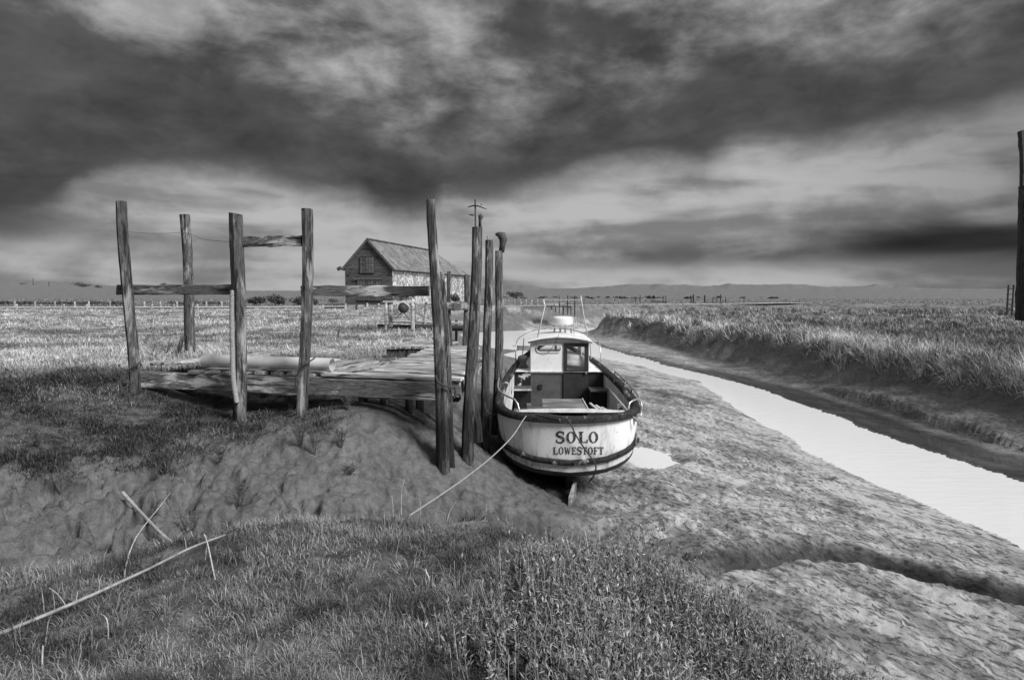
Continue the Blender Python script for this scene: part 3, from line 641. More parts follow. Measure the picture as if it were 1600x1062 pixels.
def rope(name, label, keys, r, mt, n=60, sag=0.0, cat='rope', twist=True, group=None):
    pts = rope_pts(keys, n, sag); b = MB()
    if twist:
        L = np.linalg.norm(np.diff(pts, axis=0), axis=1).sum(); m = max(n, int(L/(r*1.3)))
        pts = rope_pts(keys, min(m, 500), sag); k = np.arange(len(pts))
        b.tube(pts, r*(1+0.13*np.sin(k*2.1)), 7)
    else: b.tube(pts, r, 6)
    o = b.build(name, M[mt], None, True); return tag(o, label, cat, group)
PLK = [P(363.5, 455, 10.78), P(362.5, 490, 10.76), P(363.2, 540, 10.75), P(364.5, 590, 10.72), P(370, 628, 10.7)]
pts = rope_pts(PLK, 260); b = MB(); k_ = np.arange(260)/260*2*math.pi*26
for ph in (0, 2.1, 4.2): b.tube(pts+np.c_[np.cos(k_+ph)*.022, np.sin(k_+ph)*.022, 0*k_], .021, 6)
tag(b.build('rope', M['rope'], None, True), 'thick plaited rope hanging down the left side of a rail post', 'rope')
rope('rope', 'rope turned round the near spiked post at deck height', [P(681, 586, 9.83), P(684, 596, 9.8), P(694, 602, 9.79), P(705, 605, 9.84), P(710, 604, 9.95), P(712, 612, 9.95), P(709, 622, 9.95)], 0.016, 'ropedark')
rope('wire', 'slack thin wire strung between the left rail posts', [P(196, 362, 11.4), P(245, 365, 12.5), P(289, 364, 14), P(320, 374, 12.5), P(364, 378, 10.9)], 0.0035, 'ropedark', twist=False, cat='wire')
rope('rope', 'dark rope looped on the deck beam beside a rail post', [P(462, 602, 10.5), P(463, 588, 10.48), P(470, 574, 10.45), P(480, 567, 10.45), P(492, 559, 10.6)], 0.012, 'ropedark')
rope('rope', 'dark rope tied round the foot of the end rail post', [P(196, 578, 11.3), P(203, 577, 11.28), P(213, 570, 11.28), P(219, 566, 11.4)], 0.018, 'ropedark')
rope('rope', 'heap of dark rope lying in front of the pipe on the deck', [px_deck(385, 575), px_deck(405, 571), px_deck(430, 575), px_deck(415, 573), px_deck(440, 570), px_deck(465, 574), px_deck(505, 572)]+np.array([0, 0, .03]), 0.022, 'ropedark')

# ------------------------------------------------------------------ the boat
BX, BY, BH = 0.96, 11.0, 0.0227
def B(x, y, z): return np.array([BX+x+y*BH, BY+y-x*BH, z])
boat = thing('fishing_boat', B(0, 3, -1.95), 'small white wheelhouse fishing boat aground in the mud, seen from its rounded stern', 'boat')
def paint(name, base, dirt, sc_=3.0, thr=0.58, rough=0.45, streak=True, chip=0.06, chipthr=0.66, grime=False):
    m, q, b = new_mat(name); c = objco(q)
    n1 = q.noise(q.vm('MULTIPLY', c, (1, 1, 0.25)) if streak else c, sc_*2, 6, 0.65, 0.3); n2 = q.noise(c, sc_*7, 6, 0.7, 0.3); n3 = q.noise(c, sc_*0.6, 4, 0.6)
    col = q.mix(q.m('MULTIPLY', q.ss(n1, thr-0.1, thr+0.15), q.ss(n3, 0.3, 0.6)), base, dirt)
    if grime: col = q.mix(q.m('MULTIPLY', q.ss(q.m('ADD', q.m('MULTIPLY', n1, 0.75), q.m('MULTIPLY', q.m('SUBTRACT', 1.22, q.sep(c)[2]), 0.55)), 0.50, 0.78), 0.7), col, 0.20)
    col = q.mix(q.ss(n2, chipthr, chipthr+0.03), col, chip)
    q.put(b.inputs['Base Color'], grey(q, col)); b.inputs['Roughness'].default_value = rough
    bump(q, b, n2, 0.15, 0.006); return m
M['white'] = paint('chalky_white_paint', 0.84, 0.42, 3.0, 0.57)
M['hullwhite'] = paint('grimy_white_hull_paint', 0.84, 0.42, 3.0, 0.56, chip=0.10, chipthr=0.645, grime=True)
M['whiteworn'] = paint('flaking_white_paint', 0.66, 0.30, 5, 0.5, 0.6, True, 0.05, 0.60)
M['grey_paint'] = paint('dark_grey_paint', 0.10, 0.065, 3, 0.5, 0.5, False, 0.09, 0.75)
M['blackpaint'] = paint('black_paint', 0.012, 0.02, 3, 0.5, 0.5, False, 0.5, 0.715)
M['peeling'] = paint('peeling_black_over_white', 0.012, 0.012, 0.75, 0.6, 0.5, False, 0.6, 0.535)
M['antifoul'] = paint('dark_bottom_paint', 0.025, 0.06, 3, 0.55, 0.7)
M['railwood'] = wood('worn_rail_paint', axis=1, lo=0.010, hi=0.045, pale=0.36, palef=0.64)
M['hatchwood'] = wood('grey_weathered_ply', axis=0, lo=0.10, hi=0.26, pale=0.42, palef=0.56)
M['doorpaint'] = paint('black_brown_door_paint', 0.026, 0.04, 3, 0.5, 0.45, False, 0.08, 0.75)
M['lettering'] = paint('faded_black_lettering', 0.02, 0.035, 9, 0.5, 0.6, False, 0.55, 0.575)
def glass_mat():
    m, q, b = new_mat('window_glass'); t = q.t
    tr = q.n.new('ShaderNodeBsdfTransparent'); tr.inputs[0].default_value = (0.9, 0.9, 0.9, 1)
    gl = q.n.new('ShaderNodeBsdfGlossy'); gl.inputs['Roughness'].default_value = 0.03
    mx = q.n.new('ShaderNodeMixShader'); mx.inputs[0].default_value = 0.35
    q.l.new(tr.outputs[0], mx.inputs[1]); q.l.new(gl.outputs[0], mx.inputs[2]); q.l.new(mx.outputs[0], q.n['Material Output'].inputs[0]); return m
M['glass'] = glass_mat()

HO = np.array([(0,0),(.2,.008),(.4,.035),(.62,.09),(.82,.18),(.98,.30),(1.1,.46),(1.18,.66),(1.225,.9),(1.245,1.2),(1.25,1.6),(1.24,2.2),(1.21,2.8),(1.16,3.5),(1.09,4.2),(.98,5.0),(.82,5.8),(.6,6.6),(.32,7.4),(0,8.0)])
HOD = np.r_[0, np.cumsum(np.hypot(*np.diff(HO, axis=0).T))]
NS = 44; SS = np.linspace(0, HOD[-1], NS)
ox = np.interp(SS, HOD, HO[:, 0]); oy = np.interp(SS, HOD, HO[:, 1])
zg = np.interp(oy, [0, .3, 1, 2.5, 4.2, 6, 8], [-.53, -.50, -.45, -.36, -.24, -.06, .18])
zb = np.interp(SS, [0, .6, 1.2, 1.8, 3, 5, 9.2], [-1.22, -1.18, -1.05, -.95, -.93, -.96, -.75])
sternness = np.clip(1-oy/1.6, 0, 1)
def hull_row(t):
    """t 0 gunwale .. 1 band; mirrored full row port bow -> stern -> starboard bow"""
    z = zg+(zb-zg)*t; k = 1-0.035*t-0.02*math.sin(math.pi*t)*-1
    x = ox*k; y = oy+sternness*0.10*t
    return x, y, z
def full(x, y, z):
    L = [B(-a, b, c) for a, b, c in zip(x[::-1], y[::-1], z[::-1])]; Rr = [B(a, b, c) for a, b, c in zip(x[1:], y[1:], z[1:])]
    return np.array(L+Rr)
rows = [full(*hull_row(t)) for t in np.linspace(0, 1, 9)]
MB().loft(rows).build('topsides', M['hullwhite'], boat, True)
# rubbing band, white boot strip, bottom
xb, yb, zbb = hull_row(1.0)
def off(x, y, d):
    tx = np.gradient(x); ty = np.gradient(y); l = np.hypot(tx, ty); return x+ty/l*d, y-tx/l*d
def band_rows(d0, prof, x, y, z):
    out = []
    for d, dzz in prof:
        a, b = off(x, y, d); a = np.maximum(a, 0); a[0] = 0; out.append(full(a, b, z+dzz))
    return out
MB().loft(band_rows(0, [(0.0, 0.035), (0.045, 0.03), (0.055, 0.0), (0.05, -0.055), (0.0, -0.07)], xb, yb, zbb)).build('rubbing_band', M['railwood'], boat, True)
def low_row(t, dz_=0):
    a = t*math.pi/2; zk = -1.56
    k = math.cos(a)**0.8 if t < 1 else 0.0
    return xb*k*(1-0.04*t), yb+sternness*(0.02+0.08*t+0.45*t*t), zbb-0.185+(zk-(zbb-0.185))*math.sin(a)
MB().loft([full(xb*(1-.01*t), yb+sternness*.02*t, zbb-0.06-0.125*t) for t in (0, .5, 1)]).build('boot_strip', M['whiteworn'], boat, True)
MB().loft([full(*low_row(t)) for t in (0, 0.1, 0.2, 0.3, 0.4, 0.52, 0.64, 0.76, 0.88, 1.0)]).build('bottom', M['antifoul'], boat, True)
b = MB(); b.add([B(-.03, .62, -1.5), B(.03, .62, -1.5), B(.03, 7.2, -1.5), B(-.03, 7.2, -1.5), B(-.03, .9, -1.98), B(.03, .9, -1.98), B(.03, 6.8, -1.85), B(-.03, 6.8, -1.85)],
    [(0, 1, 5, 4), (1, 2, 6, 5), (2, 3, 7, 6), (3, 0, 4, 7), (4, 5, 6, 7)]); b.build('keel', M['antifoul'], boat)
b = MB(); rd = [(-.05, .30), (.10, .12), (.10, -.22), (-.02, -.30)]
pA, pB = P(898, 755, 11.25), P(890, 796, 11.1)
ru = [(900, 752, 11.5), (897, 756, 11.06), (890.5, 776, 11.0), (889.5, 797, 11.02), (897.5, 778, 11.45)]
q = np.array([P(*v) for v in ru]); th = np.array([0.022, 0, 0])
b.add(np.vstack([q-th, q+th]), [(0, 1, 2, 3, 4), (9, 8, 7, 6, 5)]+[(i, i+5, (i+1) % 5+5, (i+1) % 5) for i in range(5)]); b.build('rudder', M['hatchwood'], boat)
# rail cap
def sweep(path, prof):
    t = np.gradient(path, axis=0); t /= np.linalg.norm(t, axis=1)[:, None]; rows = []
    sdv = np.cross(t, (0, 0, 1)); sdv /= np.linalg.norm(sdv, axis=1)[:, None]
    return [path+sdv*a+np.array([0, 0, c]) for a, c in prof]
gpath = full(ox, oy, zg)
cap = [(.055, -.02), (.06, .03), (.045, .075), (.01, .092), (-.05, .092), (-.10, .075), (-.105, .02), (-.09, -.02), (.055, -.02)]
rl = MB().loft(sweep(gpath, cap)).build('gunwale_rail', M['railwood'], boat, True)
# inner bulwark, sole, stern deck
inx, iny = off(ox, oy, -0.085); inx = np.maximum(inx, 0); inx[0] = 0
sel = oy <= 4.3; ix, iy, iz = inx[sel], iny[sel], zg[sel]
SOLE = -0.98
MB().strip(full(ix, iy, iz+0.02), full(ix, iy, np.full_like(iz, SOLE))).build('bulwark_lining', M['whiteworn'], boat, True)
half = np.c_[ix, iy]; ring_ = [B(-a, c, SOLE) for a, c in half[::-1]]+[B(a, c, SOLE) for a, c in half[1:]]
MB().add(ring_, [tuple(range(len(ring_)))]).build('cockpit_sole', M['grey_paint'], boat)
sx = np.linspace(-1.02, 1.02, 25); sy = np.interp(np.abs(sx), ix, iy)
b = MB(); zt = -.435+0.045*(1-(sx/1.02)**2)
fr = np.array([B(a, c+.0, z_) for a, c, z_ in zip(sx, sy, zt)]); bk = np.array([B(a, max(c, .42-0.0), z_+0.01) for a, c, z_ in zip(sx, np.full_like(sx, .44), zt)])
b.strip(fr, bk); b.strip(bk, bk-np.array([0, 0, .07])); b.build('stern_deck', M['whiteworn'], boat, True)
# foredeck, bulkhead
sel2 = oy >= 4.2; fx, fy, fz = inx[sel2], iny[sel2], zg[sel2]+0.03
fx = np.r_[np.interp(4.25, iny, inx), fx]; fy = np.r_[4.25, fy]; fz = np.r_[np.interp(4.25, iny, zg)+.03, fz]
MB().strip([B(-a, c, z_) for a, c, z_ in zip(fx, fy, fz)], [B(a, c, z_) for a, c, z_ in zip(fx, fy, fz)]).build('foredeck', M['white'], boat)
bw_ = float(fx[0]); bz = float(fz[0])
CW, CY0, CY1, ROOF = 0.655, 4.25, 6.5, 0.44
CX = 0.02
for s_ in (-1, 1):
    c0 = CX+s_*CW; c1 = s_*bw_
    MB().add([B(c0, 4.24, SOLE), B(c1, 4.24, SOLE), B(c1, 4.24, bz), B(c0, 4.24, bz)], [(0, 1, 2, 3)]).build('bulkhead', M['peeling'] if s_ < 0 else M['blackpaint'], boat)
    w_ = abs(c1-c0); cxm = (c0+c1)/2
    bn = MB().box(B(cxm, 3.92, -.54 if s_ < 0 else -.56), (w_+.04, .62, .035)).build('bench', M['grey_paint'], boat)
    MB().box(B(cxm, 3.60, -.53 if s_ < 0 else -.55), (w_+.04, .02, .03)).build('bench_edge', M['whiteworn'] if s_ < 0 else M['grey_paint'], bn)
    MB().box(B(cxm, 4.05, -.77), (w_, .32 if s_ < 0 else .5, .42)).build('bench_front', M['blackpaint'], bn)
# engine hatch
hz = -.44; hq = [PZ(849, 643.5, hz), PZ(921, 643, hz), PZ(910, 623, hz), PZ(847, 623, hz)]
hb = MB(); up = np.array([0, 0, .035]); hb.add(np.vstack([np.array(hq), np.array(hq)-up]), [(0, 1, 2, 3), (4, 7, 6, 5)]+[(i, i+4, (i+1) % 4+4, (i+1) % 4) for i in range(4)])
hatch = hb.build('engine_hatch', M['hatchwood'], boat)
cq = np.mean(hq, axis=0); hq2 = [cq+(p-cq)*np.array([.94, .96, 1])-up for p in hq]
b = MB(); lowq = [p*np.array([1, 1, 0])+np.array([0, 0, SOLE]) for p in hq2]
b.add(np.vstack([hq2, lowq]), [(i, i+4, (i+1) % 4+4, (i+1) % 4) for i in range(4)]); b.build('hatch_coaming', M['grey_paint'], hatch)
rw = [(hq[i]+np.array([0, 0, .008]), hq[(i+1) % 4]+np.array([0, 0, .008])) for i in range(4)]
for a_, c_ in rw[:2]: MB().bar(a_, c_, .018, .012).build('edge_strip', M['whiteworn'], hatch)
for k in range(3): MB().bar(PZ(922+k*9, 630+k*3.2, -.6), PZ(936+k*7, 642, -.6), .04, .03).build('floor_slat', M['whiteworn'], boat)

# wheelhouse: real shell with openings
wh = MB()
def slab(x0, x1, y0, y1, z0, z1, mt, name, par): return MB().box(B((x0+x1)/2, (y0+y1)/2, (z0+z1)/2), (x1-x0, y1-y0, z1-z0)).build(name, mt, par)
XL, XR = CX-CW, CX+CW
SPLIT = -0.245
def lx(px, y=CY0): return (px-800)/F_PX*(BY+y)*1.0-BX-y*BH       # local x of a pixel column on the aft wall
dl, dr = lx(881), lx(920)
def rz(py, y=CY0): return float(P(875, py, BY+y)[2])
door_top, gl_l, gl_r, gl_t, gl_b = rz(536), lx(886.5), lx(913.5), rz(541.5), rz(577.5)
# aft wall left of the door: plate with a stadium window
wl, wr, wt_, wb_ = lx(838), lx(877), rz(538.5), rz(550.5)
aft = thing('unused', (0, 0, 0), None, None) if False else None
def stadium(x0, x1, z0, z1, n):
    r_ = (z1-z0)/2; cz = (z0+z1)/2; out = []
    for k in range(n):
        a = 2*math.pi*k/n; cx_ = x1-r_ if math.cos(a) >= 0 else x0+r_; out.append((cx_+r_*math.cos(a), cz+r_*math.sin(a)))
    return out
def rect_match(pts, x0, x1, z0, z1):
    cx_ = sum(p[0] for p in pts)/len(pts); cz = sum(p[1] for p in pts)/len(pts); out = []
    for x, z in pts:
        dx_, dz_ = x-cx_, z-cz; k = 1e9
        if dx_ > 1e-9: k = min(k, (x1-cx_)/dx_)
        if dx_ < -1e-9: k = min(k, (x0-cx_)/dx_)
        if dz_ > 1e-9: k = min(k, (z1-cz)/dz_)
        if dz_ < -1e-9: k = min(k, (z0-cz)/dz_)
        out.append((cx_+dx_*k, cz+dz_*k))
    for c_ in ((x0, z0), (x0, z1), (x1, z0), (x1, z1)):
        i = min(range(len(out)), key=lambda j: (out[j][0]-c_[0])**2+(out[j][1]-c_[1])**2); out[i] = c_
    return out
st = stadium(wl, wr, wb_, wt_, 40); rc = rect_match(st, XL, dl, SPLIT, ROOF)
b = MB(); n_ = 40
v = [B(x, CY0, z) for x, z in rc]+[B(x, CY0, z) for x, z in st]+[B(x, CY0+.04, z) for x, z in st]
b.add(v, [(i, (i+1) % n_, n_+(i+1) % n_, n_+i) for i in range(n_)]+[(n_+i, n_+(i+1) % n_, 2*n_+(i+1) % n_, 2*n_+i) for i in range(n_)])
wall = b.build('wheelhouse_wall', M['white'], boat)
slab(XL, dl, CY0-.004, CY0+.03, SOLE, SPLIT, M['grey_paint'], 'lower_wall', boat)
MB().tube([B(x, CY0-.008, z) for x, z in st]+[B(*[st[0][0], CY0-.008, st[0][1]])], .014, 6, False).build('window_rim', M['white'], wall, True)
MB().add([B(x, CY0+.03, z) for x, z in st], [tuple(range(n_))]).build('window_pane', M['glass'], wall)
slab(dl, XR, CY0, CY0+.03, door_top+.0, ROOF, M['white'], 'door_lintel', boat)
slab(dr, XR, CY0, CY0+.03, SPLIT-.05, door_top, M['white'], 'door_jamb', boat)
slab(dr, XR, CY0-.002, CY0+.03, SOLE, SPLIT-.05, M['grey_paint'], 'door_jamb', boat)
door = slab(dl, dr, CY0-.025, CY0+.01, SOLE, gl_b, M['doorpaint'], 'door', boat)
slab(dl, gl_l, CY0-.025, CY0+.01, gl_b, door_top, M['doorpaint'], 'door_frame', door); slab(gl_r, dr, CY0-.025, CY0+.01, gl_b, door_top, M['doorpaint'], 'door_frame', door)
slab(gl_l, gl_r, CY0-.025, CY0+.01, gl_t, door_top, M['doorpaint'], 'door_frame', door)
MB().add([B(gl_l, CY0, gl_b), B(gl_r, CY0, gl_b), B(gl_r, CY0, gl_t), B(gl_l, CY0, gl_t)], [(0, 1, 2, 3)]).build('window_pane', M['glass'], door)
MB().lathe(B(dr-.06, CY0-.05, gl_b-.06), [(.005, -.03), (.025, -.02), (.025, .02), (.005, .03)], 10).build('handle', M['metal'], door)
MB().box(B(lx(844.5), CY0-.02, rz(604)), (.085, .03, .10)).build('junction_box', M['black'], boat)
for s_, xx in ((-1, XL), (1, XR)):
    x0, x1 = (xx, xx+.03) if s_ < 0 else (xx-.03, xx)
    slab(x0, x1, CY0+.03, CY1, SOLE, 0.02, M['white'], 'side_wall', boat)
    slab(x0, x1, CY0+.03, CY0+.5, 0.02, ROOF, M['white'], 'side_wall', boat); slab(x0, x1, CY1-.4, CY1, .02, ROOF, M['white'], 'side_wall', boat)
    slab(x0, x1, CY0+.5, CY1-.4, .34, ROOF, M['white'], 'side_wall', boat)
slab(XL+.03, XR-.03, CY1-.03, CY1, SOLE, -.12, M['white'], 'front_wall', boat); slab(XL+.03, XR-.03, CY1-.03, CY1, .36, ROOF, M['white'], 'front_wall', boat)
for x0, x1 in ((XL+.03, XL+.09), (CX-.03, CX+.03), (XR-.09, XR-.03)): slab(x0, x1, CY1-.028, CY1-.002, -.12, .36, M['white'], 'window_post', boat)
slab(XL+.05, XR-.05, CY1-.45, CY1-.05, -.2, -.14, M['blackpaint'], 'dashboard', boat)
# cambered roof
rx = np.linspace(XL-.06, XR+.06, 15); cam_ = lambda x: ROOF+.02+.10*(1-((x-CX)/(CW+.06))**2)
top = [[B(x, y, cam_(x)+.02*math.sin((y-CY0)/2.4*math.pi)+.035) for x in rx] for y in (CY0-.12, CY0+.6, CY0+1.2, CY1, CY1+.12)]
bot = [[p-np.array([0, 0, .035]) for p in r_] for r_ in top]
b = MB(); b.loft(top); b.loft(bot); b.strip(top[0], bot[0]); b.strip(top[-1], bot[-1]); b.strip([r_[0] for r_ in top], [r_[0] for r_ in bot]); b.strip([r_[-1] for r_ in top], [r_[-1] for r_ in bot])
roof = b.build('wheelhouse_roof', M['white'], boat, True)
gfr = [B(x, CY0+.002, ROOF-.02) for x in rx[1:-1]]; gtp = [B(x, CY0+.002, cam_(x)+.01) for x in rx[1:-1]]
MB().strip(gfr, gtp).build('gable_fill', M['white'], boat)
MB().tube([B(x, CY0-.115, cam_(x)-.005) for x in rx], .018, 6).build('roof_edge', M['grey_paint'], roof, True)
# radar, legs, goalpost mast
RY = CY0+1.05
rc_ = P(879.5, 501, BY+RY); rr_ = 17.5*(BY+RY)/F_PX
radar = MB().lathe(rc_, [(rr_*.82, -.105), (rr_*.98, -.09), (rr_, -.05), (rr_, .05), (rr_*.96, .085), (rr_*.6, .105), (.01, .11)], 28).build('radar_dome', M['white'], boat, True)
for dx_ in (-.2, -.06, .06, .2):
    for dy_ in (-.12, .12):
        p = rc_+np.array([dx_, dy_, -.1]); MB().tube([p, np.array([p[0], p[1], ROOF+.05])], .018, 6).build('leg', M['metal'], radar)
M['mastpaint'] = paint('greyed_white_tube', 0.42, 0.2, 8)
mast = MB().tube([P(852, 476, 15.6), P(845, 505, 15.55), P(838.5, 533, 15.5)], .015, 8).build('mast_frame', M['mastpaint'], boat, True)
MB().tube([P(908.5, 470, 15.6), P(913, 500, 15.55), P(918.5, 527, 15.5)], .015, 8).build('mast_leg', M['mastpaint'], mast, True)
MB().tube([P(849, 468.5, 15.6), P(909.5, 468.5, 15.6)], .009, 8).build('crossbar', M['mastpaint'], mast)
MB().tube([P(851, 476, 15.6), P(849, 468.5, 15.6)], .016, 8).build('mast_tip', M['white'], mast); MB().tube([P(909, 474, 15.6), P(907.5, 462, 15.6)], .012, 8).build('mast_tip', M['white'], mast)
MB().tube([P(842, 511, 15.55), P(916, 511, 15.55)], .016, 8).build('crossbar', M['metal'], mast)
for px in (849.5, 902, 907): MB().tube([P(px, 470, 15.65), P(px+.5, 512, 15.62)], .005, 5).build('stay', M['metal'], mast)
MB().tube([P(895, 480, 15.9), P(897, 524, 15.9)], .010, 6).build('aerial', M['metal'], boat)
pts = rope_pts([P(873, 522, 15.1), P(868, 535, 15.1), P(857, 550, 15.09), P(847, 554, 15.09), P(838, 547, 15.09), P(840, 536, 15.1)], 30); MB().tube(pts, .006, 5).build('cable', M['iron'], boat, True)
# deck rails forward
for s_ in (-1, 1):
    pr = [B(s_*.98, 4.6, .0), B(s_*.96, 4.8, .42), B(s_*.8, 5.9, .52), B(s_*.5, 6.9, .58), B(0, 7.7, .62)]
    rail_ = MB().tube(rope_pts(pr, 24), .013, 6).build('bow_rail', M['metal'], boat, True)
    for y_ in (5.4, 6.4): MB().tube([B(s_*(1.0-(y_-4.6)*.2), y_, -.1), B(s_*(.93-(y_-4.6)*.17), y_, .47)], .012, 6).build('stanchion', M['metal'], rail_)
# ventilator mushroom on the port side deck
vp = P(817, 578, 15.7); MB().lathe(np.array([vp[0], vp[1], -.22]), [(.13, 0), (.13, .06), (.085, .12), (.07, .17), (.10, .23), (.12, .27), (.11, .32), (.05, .345)], 18).build('ventilator', M['hatchwood'], boat, True)
# bitts and stern rails
for px, py, Yb, hh, rr2 in ((826.5, 641, 11.75, .16, .045), (967.5, 641, 11.9, .15, .055)):
    p = P(px, py, Yb); MB().box(p+np.array([0, 0, hh/2-.04]), (rr2*1.7, rr2*1.5, hh)).build('bitt', M['hatchwood'], boat)
tl = [P(811.5, 648, 11.35), P(810, 634, 11.4), P(804, 624, 11.45), P(793, 619, 11.6), P(782, 612, 11.9), P(778, 603, 12.3), P(780, 590, 13.0), P(786, 579, 13.8)]
MB().tube(rope_pts(tl, 30), .017, 8).build('stern_rail', M['metal'], boat, True)
tr_ = [P(983, 645, 11.4), P(982, 632, 11.45), P(988, 626, 11.5), P(997, 623, 11.7), P(998.5, 620, 11.9), P(990, 608, 12.4), P(976, 593, 13.1), P(961, 580, 13.9)]
sr = MB().tube(rope_pts(tr_, 30), .017, 8).build('stern_rail', M['metal'], boat, True)
MB().tube(rope_pts([P(997, 622, 11.7), P(1002, 630, 11.6), P(1002, 645, 11.55), P(999, 652, 11.5)], 14), .017, 8).build('rail_bend', M['metal'], sr, True)
for px, y0, y1, Yk in ((961, 580, 597, 13.9), (975.5, 593, 612, 13.1), (987, 607, 627, 12.4)): MB().tube([P(px, y0, Yk), P(px-2, y1, Yk)], .013, 6).build('stanchion', M['iron'], sr)
MB().tube([P(790.5, 576, 13.6), P(790.5, 592, 13.6)], .012, 6).build('stanchion', M['iron'], boat)
# fairlead on the starboard quarter
fl = P(996, 652, 11.45); MB().lathe(fl-np.array([0, 0, .06]), [(.05, 0), (.065, .03), (.065, .09), (.05, .12)], 12).build('fairlead', M['hatchwood'], boat, True)
MB().box(P(994.5, 687, 12.2), (.09, .1, .08)).build('cleat', M['iron'], boat)

# lettering painted on the curved stern: strokes projected on the hull
def hull_pt(px, py, d=0.006):
    """point of the stern surface seen at a pixel, a few millimetres proud"""
    Yg = BY+.1
    for _ in range(6):
        p = P(px, py, Yg); x = abs(p[0]-BX-(Yg-BY)*BH); z = p[2]
        k = np.interp(x, ox[:20], np.arange(20)); zg_ = np.interp(k, np.arange(NS), zg); zb_ = np.interp(k, np.arange(NS), zb); t = (z-zg_)/(zb_-zg_)
        kk = 1-0.035*t+0.02*math.sin(math.pi*t); y = np.interp(x/kk, ox[:20], oy[:20])+np.interp(x, ox[:20], sternness[:20])*0.10*t
        Yg = BY+y-(p[0]-BX)*BH
    p = P(px, py, Yg); return p+np.array([0, -d, 0])
def arc(cx, cy, rx_, ry_, a0, a1, n=14): return [(cx+rx_*math.cos(R(a)), cy+ry_*math.sin(R(a))) for a in np.linspace(a0, a1, n)]
def ring_O(w_=.8): return ('ring', w_)
GL = {
 'L': [([(.18, 0), (.18, 1)], .22), ([(0, .96), (.4, .96)], .09), ([(0, .05), (.72, .05)], .10), ([(.70, .0), (.72, .3)], .10)],
 'E': [([(.18, 0), (.18, 1)], .2), ([(0, .95), (.68, .95)], .1), ([(0, .05), (.72, .05)], .1), ([(.18, .52), (.5, .52)], .09), ([(.68, 1), (.66, .74)], .09), ([(.71, 0), (.7, .28)], .09), ([(.5, .64), (.5, .4)], .08)],
 'F': [([(.18, 0), (.18, 1)], .2), ([(0, .95), (.68, .95)], .1), ([(0, .05), (.4, .05)], .09), ([(.18, .52), (.5, .52)], .09), ([(.68, 1), (.66, .74)], .09), ([(.5, .64), (.5, .4)], .08)],
 'T': [([(.38, 0), (.38, 1)], .2), ([(.02, .95), (.74, .95)], .1), ([(.18, .04), (.58, .04)], .09), ([(.04, 1), (.06, .72)], .09), ([(.72, 1), (.7, .72)], .09)],
 'W': [([(.1, 1), (.32, .02)], .17), ([(.32, .02), (.54, .9)], .09), ([(.5, .9), (.74, .02)], .17), ([(.74, .02), (.94, 1)], .09), ([(0, .96), (.28, .96)], .08), ([(.82, .96), (1.04, .96)], .08)],
 'S': [([(.66, .80), (.6, .93), (.4, .98), (.2, .94), (.1, .80), (.14, .65), (.35, .54), (.56, .44), (.66, .3), (.6, .1), (.4, .02), (.18, .05), (.07, .18)], .17), ([(.66, .98), (.66, .70)], .08), ([(.07, .02), (.07, .32)], .08)],
}
def glyph(ch, X0, Y0, w_, h_, b):
    def q(u, v): return hull_pt(X0+u*w_, Y0-v*h_)
    if ch == 'O':
        n = 24; outer = [(.4+.40*math.cos(2*math.pi*k/n), .5+.52*math.sin(2*math.pi*k/n)) for k in range(n+1)]; inn = [(.4+.20*math.cos(2*math.pi*k/n), .5+.43*math.sin(2*math.pi*k/n)) for k in range(n+1)]
        b.strip([q(*p) for p in outer], [q(*p) for p in inn]); return .8
    for line, th_ in GL[ch]:
        l = np.array(line, float)
        if len(l) > 2: l = rope_pts(np.c_[l, np.zeros(len(l))], 22)[:, :2]
        t = np.gradient(l, axis=0); t /= np.linalg.norm(t, axis=1)[:, None]; nn = np.c_[-t[:, 1], t[:, 0]]
        k = np.full(len(l), th_/2)
        if len(l) > 2: k = th_/2*(0.55+0.75*np.sin(np.linspace(0, math.pi, len(l))))
        b.strip([q(*p) for p in l+nn*k[:, None]], [q(*p) for p in l-nn*k[:, None]])
    return {'W': 1.04, 'L': .74, 'E': .74, 'F': .68, 'T': .76, 'S': .74}[ch]
for ch, x_ in zip('SOLO', (868.5, 885.0, 904.5, 920.0)):
    b = MB(); glyph(ch, x_, 691.5, 18.5, 17.5, b); b.build('letter', M['lettering'], boat)
xc = 864.5
for ch in 'LOWESTOFT':
    b = MB(); wd = glyph(ch, xc, 709.5, 9.6, 11.5, b); b.build('letter', M['lettering'], boat); xc += wd*9.6+1.35
# ropes on the boat
rope('mooring_rope', 'pale mooring rope running from the boat stern down to the grassy mound', [P(824, 648, 11.15), P(818, 655, 10.95), P(800, 682, 10.2), P(770, 712, 9.3), P(730, 744, 8.2), P(690, 772, 7.2), P(640, 805, 5.7)], 0.009, 'rope', 120)
rope('rope', 'dark rope trailing over the stern across the painted name', [P(822, 648, 11.3), P(832, 645, 11.2), P(846, 646, 11.02), P(868, 649.5, 10.93), P(884, 653, 10.9), P(892, 663, 10.88), P(900, 680, 10.93), P(913, 700, 10.98), P(926, 718, 10.98), P(931, 728, 11.0), P(929, 740, 11.05), P(921, 752, 11.2)], 0.013, 'ropedark', 80)
rope('rope', 'rope wound on the bitt and fairlead at the right of the stern', [P(960, 645, 11.6), P(975, 641, 11.5), P(985, 648, 11.35), P(994, 655, 11.3), P(999, 663, 11.35)], 0.016, 'rope')
rope('rope', 'dark rope hanging between the mooring posts and the boat', [P(757, 628, 11.7), P(760, 641, 11.7), P(770, 648, 11.8), P(781, 642, 12.0)], 0.014, 'ropedark')

